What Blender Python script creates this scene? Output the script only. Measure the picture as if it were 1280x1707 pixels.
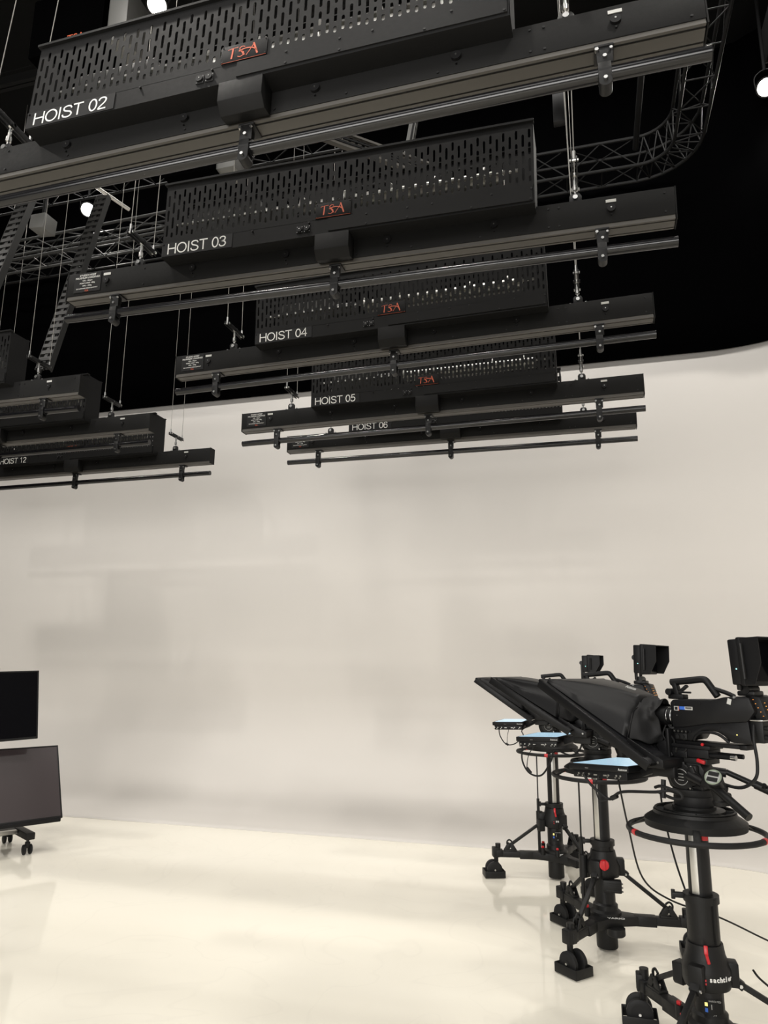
import bpy, bmesh, math, random
from mathutils import Vector, Matrix
random.seed(7)
PI = math.pi
SC = bpy.context.scene
COL = SC.collection
for o in list(bpy.data.objects):
    bpy.data.objects.remove(o)

# ------------------------------------------------------------------ camera
CAM_F, CAM_P, CAM_Y, CAM_R, CAM_H = 1207.7, .2083, .2782, .0081, 1.55
cam_d = bpy.data.cameras.new('camera')
cam = bpy.data.objects.new('camera', cam_d)
COL.objects.link(cam)
Fv = Vector((-math.sin(CAM_Y) * math.cos(CAM_P), math.cos(CAM_Y) * math.cos(CAM_P), math.sin(CAM_P)))
Rv = Vector((math.cos(CAM_Y), math.sin(CAM_Y), 0))
Uv = Rv.cross(Fv)
R2 = Rv * math.cos(CAM_R) + Uv * math.sin(CAM_R)
U2 = Uv * math.cos(CAM_R) - Rv * math.sin(CAM_R)
cm = Matrix((R2, U2, -Fv)).transposed().to_4x4()
cm.translation = (0, 0, CAM_H)
cam.matrix_world = cm
cam_d.sensor_fit = 'VERTICAL'
cam_d.sensor_height = 24
cam_d.lens = CAM_F / 1707 * 24
cam_d.clip_start = .05
SC.camera = cam

# ------------------------------------------------------------------ world, exposure, lights
w = bpy.data.worlds.new('world')
SC.world = w
w.use_nodes = True
w.node_tree.nodes['Background'].inputs[0].default_value = (1, .95, .9, 1)
w.node_tree.nodes['Background'].inputs[1].default_value = .0
SC.view_settings.view_transform = 'Standard'
SC.view_settings.look = 'None'
SC.view_settings.gamma = 1
SC.view_settings.exposure = -0.2
WARM = (1, .955, .885)
NEUT = (1, .972, .93)


def light(name, kind, loc, aim, power, color=WARM, size=.3, size_y=None, spot=150, blend=.6):
    d = bpy.data.lights.new(name, kind)
    d.energy = power
    d.color = color
    if kind == 'AREA':
        d.shape = 'RECTANGLE' if size_y else 'DISK'
        d.size = size
        if size_y:
            d.size_y = size_y
    else:
        d.shadow_soft_size = size
    if kind == 'SPOT':
        d.spot_size = math.radians(spot)
        d.spot_blend = blend
    o = bpy.data.objects.new(name, d)
    COL.objects.link(o)
    o.location = loc
    o.rotation_euler = (Vector(aim) - Vector(loc)).to_track_quat('-Z', 'Y').to_euler()
    return o


# rows of ceiling flood lights of the studio (the ones in frame also get a lamp body further down)
for (p, aim, pw, sz, an) in [
        ((-3.76, 4.95, 7.62), (-3.5, 4.4, 0), 420, .09, 92),
        ((-6.4, 7.4, 7.62), (-5.6, 4.6, 0), 170, .1, 118),
        ((2.1, 7.5, 7.62), (1.0, 4.4, 0), 170, .1, 118),
        ((1.4, 4.3, 7.7), (.9, 3.9, 0), 380, .12, 104),
        ((-1.2, 3.95, 8.2), (-1.4, 3.8, 0), 420, .09, 84),
        ((-1.3, 1.2, 8.2), (-1.6, 2.2, 0), 340, .09, 92),
        ((-3.4, 1.6, 7.7), (-3.2, 2.9, 0), 380, .14, 112),
        ((1.9, .8, 7.7), (.9, 3.0, 0), 360, .16, 116),
        ((-7.9, 4.2, 7.7), (-6.8, 4.2, 0), 380, .14, 108),
        ((-7.5, .6, 7.7), (-5.6, 3.2, 0), 380, .16, 116)]:
    light('ceiling_flood', 'SPOT', p, aim, pw, WARM, sz, None, an, .9)
light('added_rear_fill', 'AREA', (-2.5, -5.7, 3.6), (-2, 8, 2.9), 900, NEUT, 9, 3)  # added low fill behind the camera to brighten the cyclorama, no such lamp
light('added_upper_wall_fill', 'AREA', (-2.8, 5.9, 8.3), (-2.8, 8.0, 3.6), 330, NEUT, 10, .3)  # added strip that lifts the upper cyclorama, stands for no known fixture
light('added_rear_floor_fill', 'AREA', (-2.5, -2.5, 8.3), (-2.5, -1.5, 0.0), 200, NEUT, 7, 3)  # added fill over the unseen rear floor, for bounce light


# ------------------------------------------------------------------ materials
def mat(name, col, rough=.5, metal=0, emit=None, es=1, noise=0, nscale=30, coat=0, bump=0, spec=.5):
    m = bpy.data.materials.new(name)
    m.use_nodes = True
    nt = m.node_tree
    b = nt.nodes['Principled BSDF']
    b.inputs['Base Color'].default_value = (*col, 1)
    b.inputs['Roughness'].default_value = rough
    b.inputs['Metallic'].default_value = metal
    b.inputs['Specular IOR Level'].default_value = spec
    if coat:
        b.inputs['Coat Weight'].default_value = coat
        b.inputs['Coat Roughness'].default_value = .08
    if emit:
        b.inputs['Emission Color'].default_value = (*emit, 1)
        b.inputs['Emission Strength'].default_value = es
    if noise or bump:
        tc = nt.nodes.new('ShaderNodeTexCoord')
        nz = nt.nodes.new('ShaderNodeTexNoise')
        nz.inputs['Scale'].default_value = nscale
        nz.inputs['Detail'].default_value = 4
        nt.links.new(tc.outputs['Object'], nz.inputs['Vector'])
        if noise:
            mr = nt.nodes.new('ShaderNodeMapRange')
            mr.inputs['To Min'].default_value = max(0, rough - noise)
            mr.inputs['To Max'].default_value = min(1, rough + noise)
            nt.links.new(nz.outputs['Fac'], mr.inputs['Value'])
            nt.links.new(mr.outputs['Result'], b.inputs['Roughness'])
        if bump:
            bp = nt.nodes.new('ShaderNodeBump')
            bp.inputs['Strength'].default_value = bump
            bp.inputs['Distance'].default_value = .002
            nt.links.new(nz.outputs['Fac'], bp.inputs['Height'])
            nt.links.new(bp.outputs['Normal'], b.inputs['Normal'])
    return m


M = {}
M['beam'] = mat('powder_coat_black', (.009, .009, .009), .58, spec=.13, noise=.08, nscale=60, bump=.15)
M['housing'] = mat('housing_black', (.009, .009, .0092), .58, spec=.13, noise=.08, nscale=50, bump=.12)
M['rail'] = mat('rail_bronze_black', (.062, .057, .05), .5)
M['slot'] = mat('slot_black', (.006, .006, .006), .7)
M['pipe'] = mat('pipe_gloss_black', (.005, .005, .006), .2)
M['blackmetal'] = mat('black_metal', (.006, .006, .0063), .45, spec=.3, noise=.08, nscale=80)
M['blackplastic'] = mat('black_plastic', (.0048, .0048, .0055), .5, spec=.25, noise=.06, nscale=90, bump=.1)
M['casting'] = mat('casting_black', (.0075, .0075, .0075), .5, spec=.28, noise=.1, nscale=70, bump=.2)
M['rubber'] = mat('rubber_black', (.008, .008, .0085), .6, spec=.3)
M['steel'] = mat('steel', (.55, .55, .54), .28, 1)
M['wire'] = mat('wire_rope', (.28, .27, .25), .5, .5)
M['alu'] = mat('aluminium', (.62, .61, .58), .38, .9)
M['trussal'] = mat('truss_black', (.007, .007, .007), .55, spec=.2)
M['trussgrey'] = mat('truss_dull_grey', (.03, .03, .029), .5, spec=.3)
M['white'] = mat('white_lettering', (.72, .72, .70), .5)
M['tag'] = mat('tag_paper', (.5, .5, .48), .6)
M['logo'] = mat('logo_orange', (.50, .085, .03), .5)
M['plate'] = mat('sign_black', (.005, .005, .0055), .55, spec=.25)
M['greypaint'] = mat('grey_paint', (.12, .12, .115), .5)
M['tray'] = mat('tray_black', (.007, .007, .0065), .5)
M['red'] = mat('red_plastic', (.48, .013, .018), .38)
M['cloth'] = mat('black_cloth', (.009, .009, .0095), .7, bump=.3, nscale=300, spec=.35)
M['hood'] = mat('hood_satin', (.0055, .0055, .006), .42, spec=.22, noise=.05, nscale=40)
M['drape'] = mat('drape_black', (.0009, .0009, .001), 1.0, spec=.0)
M['ceil'] = mat('ceiling_black', (.004, .004, .004), .9, spec=.2)
M['wallblk'] = mat('wall_black', (.004, .004, .004), .9, spec=.2)
M['screen_on'] = mat('screen_lit', (.02, .03, .04), .15, emit=(.55, .82, 1), es=.85)
M['screen_off'] = mat('screen_glass_dark', (.002, .002, .003), .1, spec=.06)
M['screen_reflection'] = mat('screen_glass_reflection_tint', (.035, .026, .028), .3, spec=.9)  # brown-grey base colour paints in the room's reflection
M['lamp'] = mat('lamp_lens', (1, 1, 1), .3, emit=(1, .96, .88), es=60)
M['glass'] = mat('mirror_glass', (.02, .02, .022), .03, spec=.9)
M['orange'] = mat('button_light', (.4, .15, .02), .4, emit=(1, .42, .08), es=.9)
M['led'] = mat('led_cyan', (.2, .6, .6), .4, emit=(.5, 1, .95), es=1.2)
M['yellowled'] = mat('led_yellow', (.6, .5, .1), .4, emit=(1, .85, .3), es=1.2)
M['blue'] = mat('sticker_blue', (.03, .12, .5), .5)
M['greenrim'] = mat('dial_rim', (.22, .26, .2), .4)
M['lensglass'] = mat('lens_coating', (.01, .02, .03), .05, spec=.9)
M['textdim'] = mat('dim_lettering', (.35, .35, .34), .5)


def floor_material():
    m = bpy.data.materials.new('glossy_cream_floor')
    m.use_nodes = True
    nt = m.node_tree
    b = nt.nodes['Principled BSDF']
    tc = nt.nodes.new('ShaderNodeTexCoord')
    nz = nt.nodes.new('ShaderNodeTexNoise')
    nz.inputs['Scale'].default_value = .8
    nz.inputs['Detail'].default_value = 6
    mp = nt.nodes.new('ShaderNodeMapping')
    mp.inputs['Scale'].default_value = (.6, 2.2, 1)
    nt.links.new(tc.outputs['Object'], mp.inputs['Vector'])
    nt.links.new(mp.outputs['Vector'], nz.inputs['Vector'])
    mix = nt.nodes.new('ShaderNodeMix')
    mix.data_type = 'RGBA'
    mix.inputs[6].default_value = (.84, .80, .69, 1)
    mix.inputs[7].default_value = (.89, .855, .755, 1)
    nt.links.new(nz.outputs['Fac'], mix.inputs[0])
    # faint tyre scuffs and swirls in the vinyl
    n3 = nt.nodes.new('ShaderNodeTexNoise')
    n3.inputs['Scale'].default_value = .9
    n3.inputs['Detail'].default_value = 1
    n3.inputs['Distortion'].default_value = 2.5
    nt.links.new(tc.outputs['Object'], n3.inputs['Vector'])
    cr = nt.nodes.new('ShaderNodeValToRGB')
    e_ = cr.color_ramp.elements
    e_[0].position, e_[0].color = .485, (0, 0, 0, 1)
    e_[1].position, e_[1].color = .515, (0, 0, 0, 1)
    m_ = e_.new(.5)
    m_.color = (.045, .045, .045, 1)
    nt.links.new(n3.outputs['Fac'], cr.inputs['Fac'])
    mx = nt.nodes.new('ShaderNodeMix')
    mx.data_type = 'RGBA'
    nt.links.new(cr.outputs['Color'], mx.inputs[0])
    nt.links.new(mix.outputs[2], mx.inputs[6])
    mx.inputs[7].default_value = (.35, .33, .30, 1)
    nt.links.new(mx.outputs[2], b.inputs['Base Color'])
    mr = nt.nodes.new('ShaderNodeMapRange')
    mr.inputs['To Min'].default_value = .03
    mr.inputs['To Max'].default_value = .11
    nz2 = nt.nodes.new('ShaderNodeTexNoise')
    nz2.inputs['Scale'].default_value = 2.5
    nz2.inputs['Detail'].default_value = 5
    nt.links.new(tc.outputs['Object'], nz2.inputs['Vector'])
    nt.links.new(nz2.outputs['Fac'], mr.inputs['Value'])
    nt.links.new(mr.outputs['Result'], b.inputs['Roughness'])
    b.inputs['Specular IOR Level'].default_value = .75
    return m


def cyc_material():
    m = bpy.data.materials.new('matte_white_cyclorama')
    m.use_nodes = True
    nt = m.node_tree
    b = nt.nodes['Principled BSDF']
    tc = nt.nodes.new('ShaderNodeTexCoord')
    nz = nt.nodes.new('ShaderNodeTexNoise')
    nz.inputs['Scale'].default_value = .5
    nt.links.new(tc.outputs['Object'], nz.inputs['Vector'])
    mix = nt.nodes.new('ShaderNodeMix')
    mix.data_type = 'RGBA'
    mix.inputs[6].default_value = (.625, .598, .563, 1)
    mix.inputs[7].default_value = (.65, .62, .583, 1)
    nt.links.new(nz.outputs['Fac'], mix.inputs[0])
    nt.links.new(mix.outputs[2], b.inputs['Base Color'])
    b.inputs['Roughness'].default_value = .7
    b.inputs['Specular IOR Level'].default_value = .2
    return m


M['floor'] = floor_material()
M['cyc'] = cyc_material()


# ------------------------------------------------------------------ mesh builder
def frame_z(d):
    d = Vector(d).normalized()
    return d.to_track_quat('Z', 'Y').to_matrix()


class B:
    def __init__(self):
        self.bm = bmesh.new()
        self.mats = []
        self.cur = 0

    def use(self, m):
        if m not in self.mats:
            self.mats.append(m)
        self.cur = self.mats.index(m)
        return self

    def _faces(self, fs):
        for f in fs:
            f.material_index = self.cur

    def box(self, c, s, rot=None, bev=0):
        """c centre, s full size"""
        r = bmesh.ops.create_cube(self.bm, size=1)
        vs = r['verts']
        mtx = Matrix.Diagonal((s[0], s[1], s[2], 1))
        if rot is not None:
            mtx = rot.to_4x4() @ mtx
        mtx = Matrix.Translation(c) @ mtx
        bmesh.ops.transform(self.bm, matrix=mtx, verts=vs)
        fs = set(f for v in vs for f in v.link_faces)
        self._faces(fs)
        if bev:
            es = list(set(e for v in vs for e in v.link_edges))
            rr = bmesh.ops.bevel(self.bm, geom=es, offset=bev, segments=2, affect='EDGES', profile=.5)
            self._faces(rr['faces'])
        return self

    def bx(self, x0, x1, y0, y1, z0, z1, bev=0):
        return self.box(((x0 + x1) / 2, (y0 + y1) / 2, (z0 + z1) / 2), (abs(x1 - x0), abs(y1 - y0), abs(z1 - z0)), None, bev)

    def bar(self, p0, p1, wx, wy, bev=0):
        p0, p1 = Vector(p0), Vector(p1)
        d = p1 - p0
        z = d.normalized()
        x = Vector((0, 0, 1)).cross(z)
        if x.length < .01:
            x = Vector((1, 0, 0))
        x.normalize()
        y = z.cross(x)
        rot = Matrix((x, y, z)).transposed()
        return self.box((p0 + p1) / 2, (wx, wy, d.length), rot, bev)

    def cyl(self, p0, p1, r, seg=16, r2=None):
        p0, p1 = Vector(p0), Vector(p1)
        r2 = r if r2 is None else r2
        q = frame_z(p1 - p0)
        a, b2 = [], []
        for i in range(seg):
            t = 2 * PI * i / seg
            v = Vector((math.cos(t), math.sin(t), 0))
            a.append(self.bm.verts.new(p0 + q @ (v * r)))
            b2.append(self.bm.verts.new(p1 + q @ (v * r2)))
        fs = [self.bm.faces.new((a[i], a[(i + 1) % seg], b2[(i + 1) % seg], b2[i])) for i in range(seg)]
        fs.append(self.bm.faces.new(a[::-1]))
        fs.append(self.bm.faces.new(b2))
        self._faces(fs)
        return self

    def lathe(self, c, prof, seg=32, axis=(0, 0, 1), closed=True):
        """prof: list of (r, h) along axis from c"""
        q = frame_z(axis)
        c = Vector(c)
        rings = []
        for (r, h) in prof:
            if r < 1e-6:
                rings.append([self.bm.verts.new(c + q @ Vector((0, 0, h)))])
            else:
                rings.append([self.bm.verts.new(c + q @ Vector((r * math.cos(2 * PI * i / seg), r * math.sin(2 * PI * i / seg), h))) for i in range(seg)])
        fs = []
        for k in range(len(rings) - 1):
            A, Bq = rings[k], rings[k + 1]
            for i in range(seg):
                j = (i + 1) % seg
                if len(A) == 1 and len(Bq) == 1:
                    continue
                if len(A) == 1:
                    fs.append(self.bm.faces.new((A[0], Bq[j], Bq[i])))
                elif len(Bq) == 1:
                    fs.append(self.bm.faces.new((A[i], A[j], Bq[0])))
                else:
                    fs.append(self.bm.faces.new((A[i], A[j], Bq[j], Bq[i])))
        if closed:
            if len(rings[0]) > 1:
                fs.append(self.bm.faces.new(rings[0][::-1]))
            if len(rings[-1]) > 1:
                fs.append(self.bm.faces.new(rings[-1]))
        self._faces(fs)
        return self

    def torus(self, c, R, r, axis=(0, 0, 1), seg=48, ms=10, a0=0, a1=2 * PI):
        q = frame_z(axis)
        c = Vector(c)
        full = abs(a1 - a0 - 2 * PI) < 1e-6
        n = seg if full else seg + 1
        rings = []
        for i in range(n):
            t = a0 + (a1 - a0) * i / seg
            ring = []
            for j in range(ms):
                u = 2 * PI * j / ms
                ring.append(self.bm.verts.new(c + q @ Vector(((R + r * math.cos(u)) * math.cos(t), (R + r * math.cos(u)) * math.sin(t), r * math.sin(u)))))
            rings.append(ring)
        fs = []
        for i in range(seg):
            A, Bq = rings[i], rings[(i + 1) % n]
            for j in range(ms):
                k = (j + 1) % ms
                fs.append(self.bm.faces.new((A[j], Bq[j], Bq[k], A[k])))
        if not full:
            fs.append(self.bm.faces.new(rings[0]))
            fs.append(self.bm.faces.new(rings[-1][::-1]))
        self._faces(fs)
        return self

    def tube(self, pts, r, seg=8, smooth=6):
        """swept tube through pts (Catmull-Rom)"""
        P = [Vector(p) for p in pts]
        if smooth and len(P) > 2:
            Q = []
            for i in range(len(P) - 1):
                p0 = P[max(i - 1, 0)]
                p1, p2 = P[i], P[i + 1]
                p3 = P[min(i + 2, len(P) - 1)]
                for k in range(smooth):
                    t = k / smooth
                    Q.append(.5 * ((2 * p1) + (-p0 + p2) * t + (2 * p0 - 5 * p1 + 4 * p2 - p3) * t * t + (-p0 + 3 * p1 - 3 * p2 + p3) * t ** 3))
            Q.append(P[-1])
            P = Q
        rings = []
        nrm = None
        for i, p in enumerate(P):
            d = (P[min(i + 1, len(P) - 1)] - P[max(i - 1, 0)]).normalized()
            if nrm is None:
                nrm = d.orthogonal().normalized()
            nrm = (nrm - d * nrm.dot(d))
            if nrm.length < 1e-5:
                nrm = d.orthogonal()
            nrm.normalize()
            bn = d.cross(nrm)
            rings.append([self.bm.verts.new(p + (nrm * math.cos(2 * PI * j / seg) + bn * math.sin(2 * PI * j / seg)) * r) for j in range(seg)])
        fs = []
        for i in range(len(rings) - 1):
            for j in range(seg):
                k = (j + 1) % seg
                fs.append(self.bm.faces.new((rings[i][j], rings[i][k], rings[i + 1][k], rings[i + 1][j])))
        fs.append(self.bm.faces.new(rings[0][::-1]))
        fs.append(self.bm.faces.new(rings[-1]))
        self._faces(fs)
        return self

    def prism(self, poly, plane, a, b, bev=0):
        """poly 2D in plane 'xz' (extrude y a..b), 'xy' (z a..b), 'yz' (x a..b)"""
        def mk(p, t):
            return {'xz': (p[0], t, p[1]), 'xy': (p[0], p[1], t), 'yz': (t, p[0], p[1])}[plane]
        A = [self.bm.verts.new(mk(p, a)) for p in poly]
        Bq = [self.bm.verts.new(mk(p, b)) for p in poly]
        n = len(poly)
        fs = [self.bm.faces.new((A[i], A[(i + 1) % n], Bq[(i + 1) % n], Bq[i])) for i in range(n)]
        fs.append(self.bm.faces.new(A[::-1]))
        fs.append(self.bm.faces.new(Bq))
        self._faces(fs)
        bmesh.ops.recalc_face_normals(self.bm, faces=fs)
        if bev:
            es = list(set(e for f in fs for e in f.edges))
            rr = bmesh.ops.bevel(self.bm, geom=es, offset=bev, segments=2, affect='EDGES', profile=.5)
            self._faces(rr['faces'])
        return self

    def loft(self, rings, cap=True, closed=True):
        R = [[self.bm.verts.new(p) for p in ring] for ring in rings]
        n = len(R[0])
        fs = []
        for i in range(len(R) - 1):
            for j in range(n if closed else n - 1):
                k = (j + 1) % n
                fs.append(self.bm.faces.new((R[i][j], R[i][k], R[i + 1][k], R[i + 1][j])))
        if cap and closed:
            fs.append(self.bm.faces.new(R[0][::-1]))
            fs.append(self.bm.faces.new(R[-1]))
        self._faces(fs)
        return self

    def quad(self, *ps):
        f = self.bm.faces.new([self.bm.verts.new(p) for p in ps])
        self._faces([f])
        return self

    def done(self, name, parent=None, loc=None, rz=None, angle=35):
        bm = self.bm
        bmesh.ops.recalc_face_normals(bm, faces=bm.faces[:])
        me = bpy.data.meshes.new(name)
        bm.to_mesh(me)
        bm.free()
        for m in self.mats:
            me.materials.append(m)
        for p in me.polygons:
            p.use_smooth = True
        me.set_sharp_from_angle(angle=math.radians(angle))
        o = bpy.data.objects.new(name, me)
        COL.objects.link(o)
        if parent:
            o.parent = parent
        if loc:
            o.location = loc
        if rz is not None:
            o.rotation_euler = (0, 0, rz)
        return o


def N(m):
    return B().use(M[m])


def tag(o, label, cat, group=None):
    o['label'] = label
    o['category'] = cat
    if group:
        o['group'] = group
    return o


def thing(name, label, cat, loc=(0, 0, 0), rz=0, group=None):
    o = bpy.data.objects.new(name, None)
    o.empty_display_size = .1
    COL.objects.link(o)
    o.location = loc
    o.rotation_euler = (0, 0, rz)
    return tag(o, label, cat, group)


def struct(o):
    o['kind'] = 'structure'
    return o


def copy_tree(o, parent=None):
    c = o.copy()
    COL.objects.link(c)
    c.parent = parent
    for ch in list(o.children):
        copy_tree(ch, c)
    return c


def text(name, body, size, m, parent, loc, rot, ext=.0004, align='LEFT', offset=0, sx=1, space=1):
    """rot: 3x3 matrix whose columns are text-right, text-up, text-normal"""
    cu = bpy.data.curves.new(name, 'FONT')
    cu.body = body
    cu.size = size
    cu.extrude = ext
    cu.align_x = align
    cu.offset = offset
    cu.space_character = space
    cu.resolution_u = 4
    t = bpy.data.objects.new(name + '_tmp', cu)
    COL.objects.link(t)
    dg = bpy.context.evaluated_depsgraph_get()
    me = bpy.data.meshes.new_from_object(t.evaluated_get(dg))
    bpy.data.objects.remove(t)
    me.name = name
    me.materials.clear()
    me.materials.append(M[m])
    mt = Matrix.Translation(loc) @ rot.to_4x4() @ Matrix.Diagonal((sx, 1, 1, 1))
    me.transform(mt)
    o = bpy.data.objects.new(name, me)
    COL.objects.link(o)
    o.parent = parent
    return o


def cols(x, y):
    x = Vector(x).normalized()
    y = Vector(y)
    y = (y - x * y.dot(x)).normalized()
    return Matrix((x, y, x.cross(y))).transposed()


FRONT = cols((1, 0, 0), (0, 0, 1))      # text facing -Y

# ------------------------------------------------------------------ the room
struct(N('floor').bx(-13, 4.6, -6, 9.6, -.1, 0).done('floor'))
struct(N('ceil').bx(-13, 4.6, -6, 9.6, 9.0, 9.2).done('ceiling'))
struct(N('wallblk').bx(-13.2, -13, -6, 9.6, 0, 9).done('wall_left'))
struct(N('wallblk').bx(4.6, 4.8, -6, 9.6, 0, 9).done('wall_right'))
struct(N('greypaint').bx(-13, 4.6, -6.2, -6, 0, 9).done('wall_rear'))
struct(N('wallblk').bx(-13, 4.6, 9.6, 9.8, 0, 9).done('wall_behind_drape'))


def plan_path(cx, cy, R, x0, y1, n=18):
    """plan outline: straight at y = cy+R from x0 to cx, quarter turn, straight down x = cx+R to y1"""
    P = [(x0 + (cx - x0) * i / 6, cy + R) for i in range(7)]
    P += [(cx + R * math.sin(a), cy + R * math.cos(a)) for a in [PI / 2 * i / n for i in range(1, n + 1)]]
    P += [(cx + R, cy + (y1 - cy) * i / 4) for i in range(1, 5)]
    return P


CR = 1.25
top = plan_path(1.3, 6.4, 1.6, -12.9, .5)
low = plan_path(.7, 5.65, 1.1, -12.9, .5)
CZ = 4.93
rings = []
for (tx, ty), (lx, ly) in zip(top, low):
    col = []
    for i in range(17):
        a = PI / 2 * i / 16
        f = math.sin(a)
        z = CR * (1 - math.cos(a))
        col.append(Vector((lx + (tx - lx) * f, ly + (ty - ly) * f, z + .002)))
    col.append(Vector((tx, ty, CZ)))
    rings.append(col)
bb = N('cyc')
bb.loft(rings, cap=False, closed=False)
cyc = struct(bb.done('wall_back', angle=60))
sol = cyc.modifiers.new('thick', 'SOLIDIFY')
sol.thickness = .03
sol.offset = 1
# joint strip where the vinyl floor meets the cove
bb = N('cyc')
for (a, c) in zip(low[:-1], low[1:]):
    bb.bar((a[0], a[1] - .004, .002), (c[0], c[1] - .004, .002), .012, .004)
struct(bb.done('trim_1'))

# black masking drape above and just in front of the cyclorama's top edge
pp = plan_path(1.3, 6.4, 1.575, -12.9, .5, 40)
PP = []
for (a, c) in zip(pp[:-1], pp[1:]):
    n = max(1, int(math.hypot(c[0] - a[0], c[1] - a[1]) / .08))
    for k in range(n):
        PP.append((a[0] + (c[0] - a[0]) * k / n, a[1] + (c[1] - a[1]) * k / n))
PP.append(pp[-1])
bb = N('drape')
R_ = []
for i, (x, y) in enumerate(PP):
    wv = .012 * math.sin(i * 1.1) + .006 * math.sin(i * 2.7)
    R_.append([Vector((x, y + wv * k, z)) for z, k in ((CZ - .03, .0), (5.3, .3), (6.2, 1), (8.6, 1))])
bb.loft(R_, cap=False, closed=False)
dr = bb.done('masking_drape', angle=80)
sol = dr.modifiers.new('thick', 'SOLIDIFY')
sol.thickness = .012
tag(dr, 'long black masking drape hanging above the curved white cyclorama wall', 'drape')


# ------------------------------------------------------------------ trusses, rails and ceiling gear
def truss(name, label, pts, width=.32, height=.36, chord=.018, mname='trussal', pitch=.38, group=None):
    """box truss along a plan polyline, pts = [(x,y,z)] of the bottom-left chord centre line"""
    root = thing(name, label, 'truss', pts[0], 0, group)
    base = Vector(pts[0])
    P = [Vector(p) - base for p in pts]
    Q = [P[0]]
    for a, c in zip(P[:-1], P[1:]):
        n = max(1, round((c - a).length / pitch))
        Q += [a + (c - a) * (k / n) for k in range(1, n + 1)]
    L = {0: [], 1: [], 2: [], 3: []}
    for i, p in enumerate(Q):
        d = (Q[min(i + 1, len(Q) - 1)] - Q[max(i - 1, 0)]).normalized()
        s = Vector((0, 0, 1)).cross(d).normalized()
        L[0].append(p - s * width / 2)
        L[1].append(p + s * width / 2)
        L[2].append(p - s * width / 2 + Vector((0, 0, height)))
        L[3].append(p + s * width / 2 + Vector((0, 0, height)))
    for k in range(4):
        N(mname).tube(L[k], chord, 8, 0).done('chord', root)
    b = N(mname)
    for i in range(len(Q) - 1):
        for (u, v) in ((0, 2), (1, 3), (0, 1), (2, 3)):
            if i % 2:
                u, v = v, u
            b.cyl(L[u][i], L[v][i + 1], .007, 6)
            if (u, v) in ((0, 1), (1, 0)):
                b.cyl(L[0][i], L[1][i], .007, 6)
    b.done('lacing', root)
    return root


arc = [(.72 + .48 * math.sin(a), 7.02 + .48 * math.cos(a), 6.86) for a in [PI / 2 * i / 7 for i in range(8)]]
truss('curved_truss', 'black box truss that follows the drape top and bends round the right corner',
      [(-9, 7.5, 6.86)] + arc + [(1.2, 1.0, 6.86)], .28, .34)
truss('box_truss', 'box truss lit by the lamp behind the cable tray, left of hoist 03',
      [(-8.8, 6.9, 6.55), (-4.4, 6.9, 6.62)], .26, .26, .018, 'trussgrey', .45)
truss('box_truss', 'black box truss crossing high at the far left above the other trusses',
      [(-9.5, 6.3, 7.0), (-2.2, 6.3, 7.0)], .3, .3, .016, 'trussal', .5)

b = N('trussal')
b.cyl((.70, 1, 7.02), (.70, 7.3, 7.02), .03, 12)
o = b.done('ceiling_pipe')
tag(o, 'black pipe running back to the curved truss, right of the hoist ropes', 'pipe')
b = N('steel').box((.67, 6.0, 6.96), (.05, .07, .06), None, .008).cyl((.67, 6.0, 6.98), (.67, 6.0, 6.90), .01, 10)
tag(b.done('pipe_clamp'), 'small steel clamp on the black ceiling pipe', 'clamp')

for i, (x0, x1, y, z, lab) in enumerate([
        (-9, 1.9, 5.75, 8.1, 'dark steel ceiling joist farthest back above the hoists'),
        (-9, 1.9, 3.9, 8.1, 'dark steel ceiling joist above the hoist marked 03'),
        (-9, 1.9, 2.4, 8.1, 'dark steel ceiling joist nearest, above the hoist marked 02')]):
    b = N('trussal')
    b.bx(x0, x1, y - .05, y + .05, z, z + .012).bx(x0, x1, y - .05, y + .05, z + .16, z + .172).bx(x0, x1, y - .005, y + .005, z, z + .17)
    tag(b.done('ceiling_joist'), lab, 'beam')
b = N('trussal').bx(1.95, 2.35, .5, 7.0, 7.5, 7.9, .01)
tag(b.done('ventilation_duct'), 'dark square duct running back along the right side of the ceiling', 'duct')


def studio_lamp(loc, aim, label):
    t = thing('studio_lamp', label, 'lamp', loc, 0, 'lit ceiling lamps')
    d = (Vector(aim) - Vector(loc)).normalized()
    b = N('blackmetal')
    b.lathe((0, 0, 0), [(.05, -.2), (.075, -.18), (.08, -.05), (.105, .0), (.105, .015), (.09, .015), (.085, -.01), (0, -.012)], 24, d, closed=False)
    b.done('housing', t)
    N('lamp').lathe((0, 0, 0), [(.082, -.008), (.07, .004), (0, .012)], 24, d, closed=False).done('lens', t)
    s = Vector((0, 0, 1)).cross(d)
    s = s.normalized() if s.length > .01 else Vector((1, 0, 0))
    b = N('blackmetal')
    b.tube([s * .1 - d * .08, s * .1 + Vector((0, 0, .16)), Vector((0, 0, .22)), -s * .1 + Vector((0, 0, .16)), -s * .1 - d * .08], .008, 8, 5)
    b.cyl((0, 0, .2), (0, 0, 9.0 - loc[2]), .02, 10)
    b.done('yoke', t)
    return t


studio_lamp((-3.764, 5.022, 7.8), (-2.6, 2.6, 3), 'bright round lamp at the top edge, above the hoist marked 02')
studio_lamp((-6.496, 7.55, 7.75), (-3.5, 3.0, 3), 'bright lamp glowing beside the dark cable tray at left')
studio_lamp((2.09, 7.55, 7.68), (1.0, 3.0, 3), 'bright lamp at the right edge on the dark wall')


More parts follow.
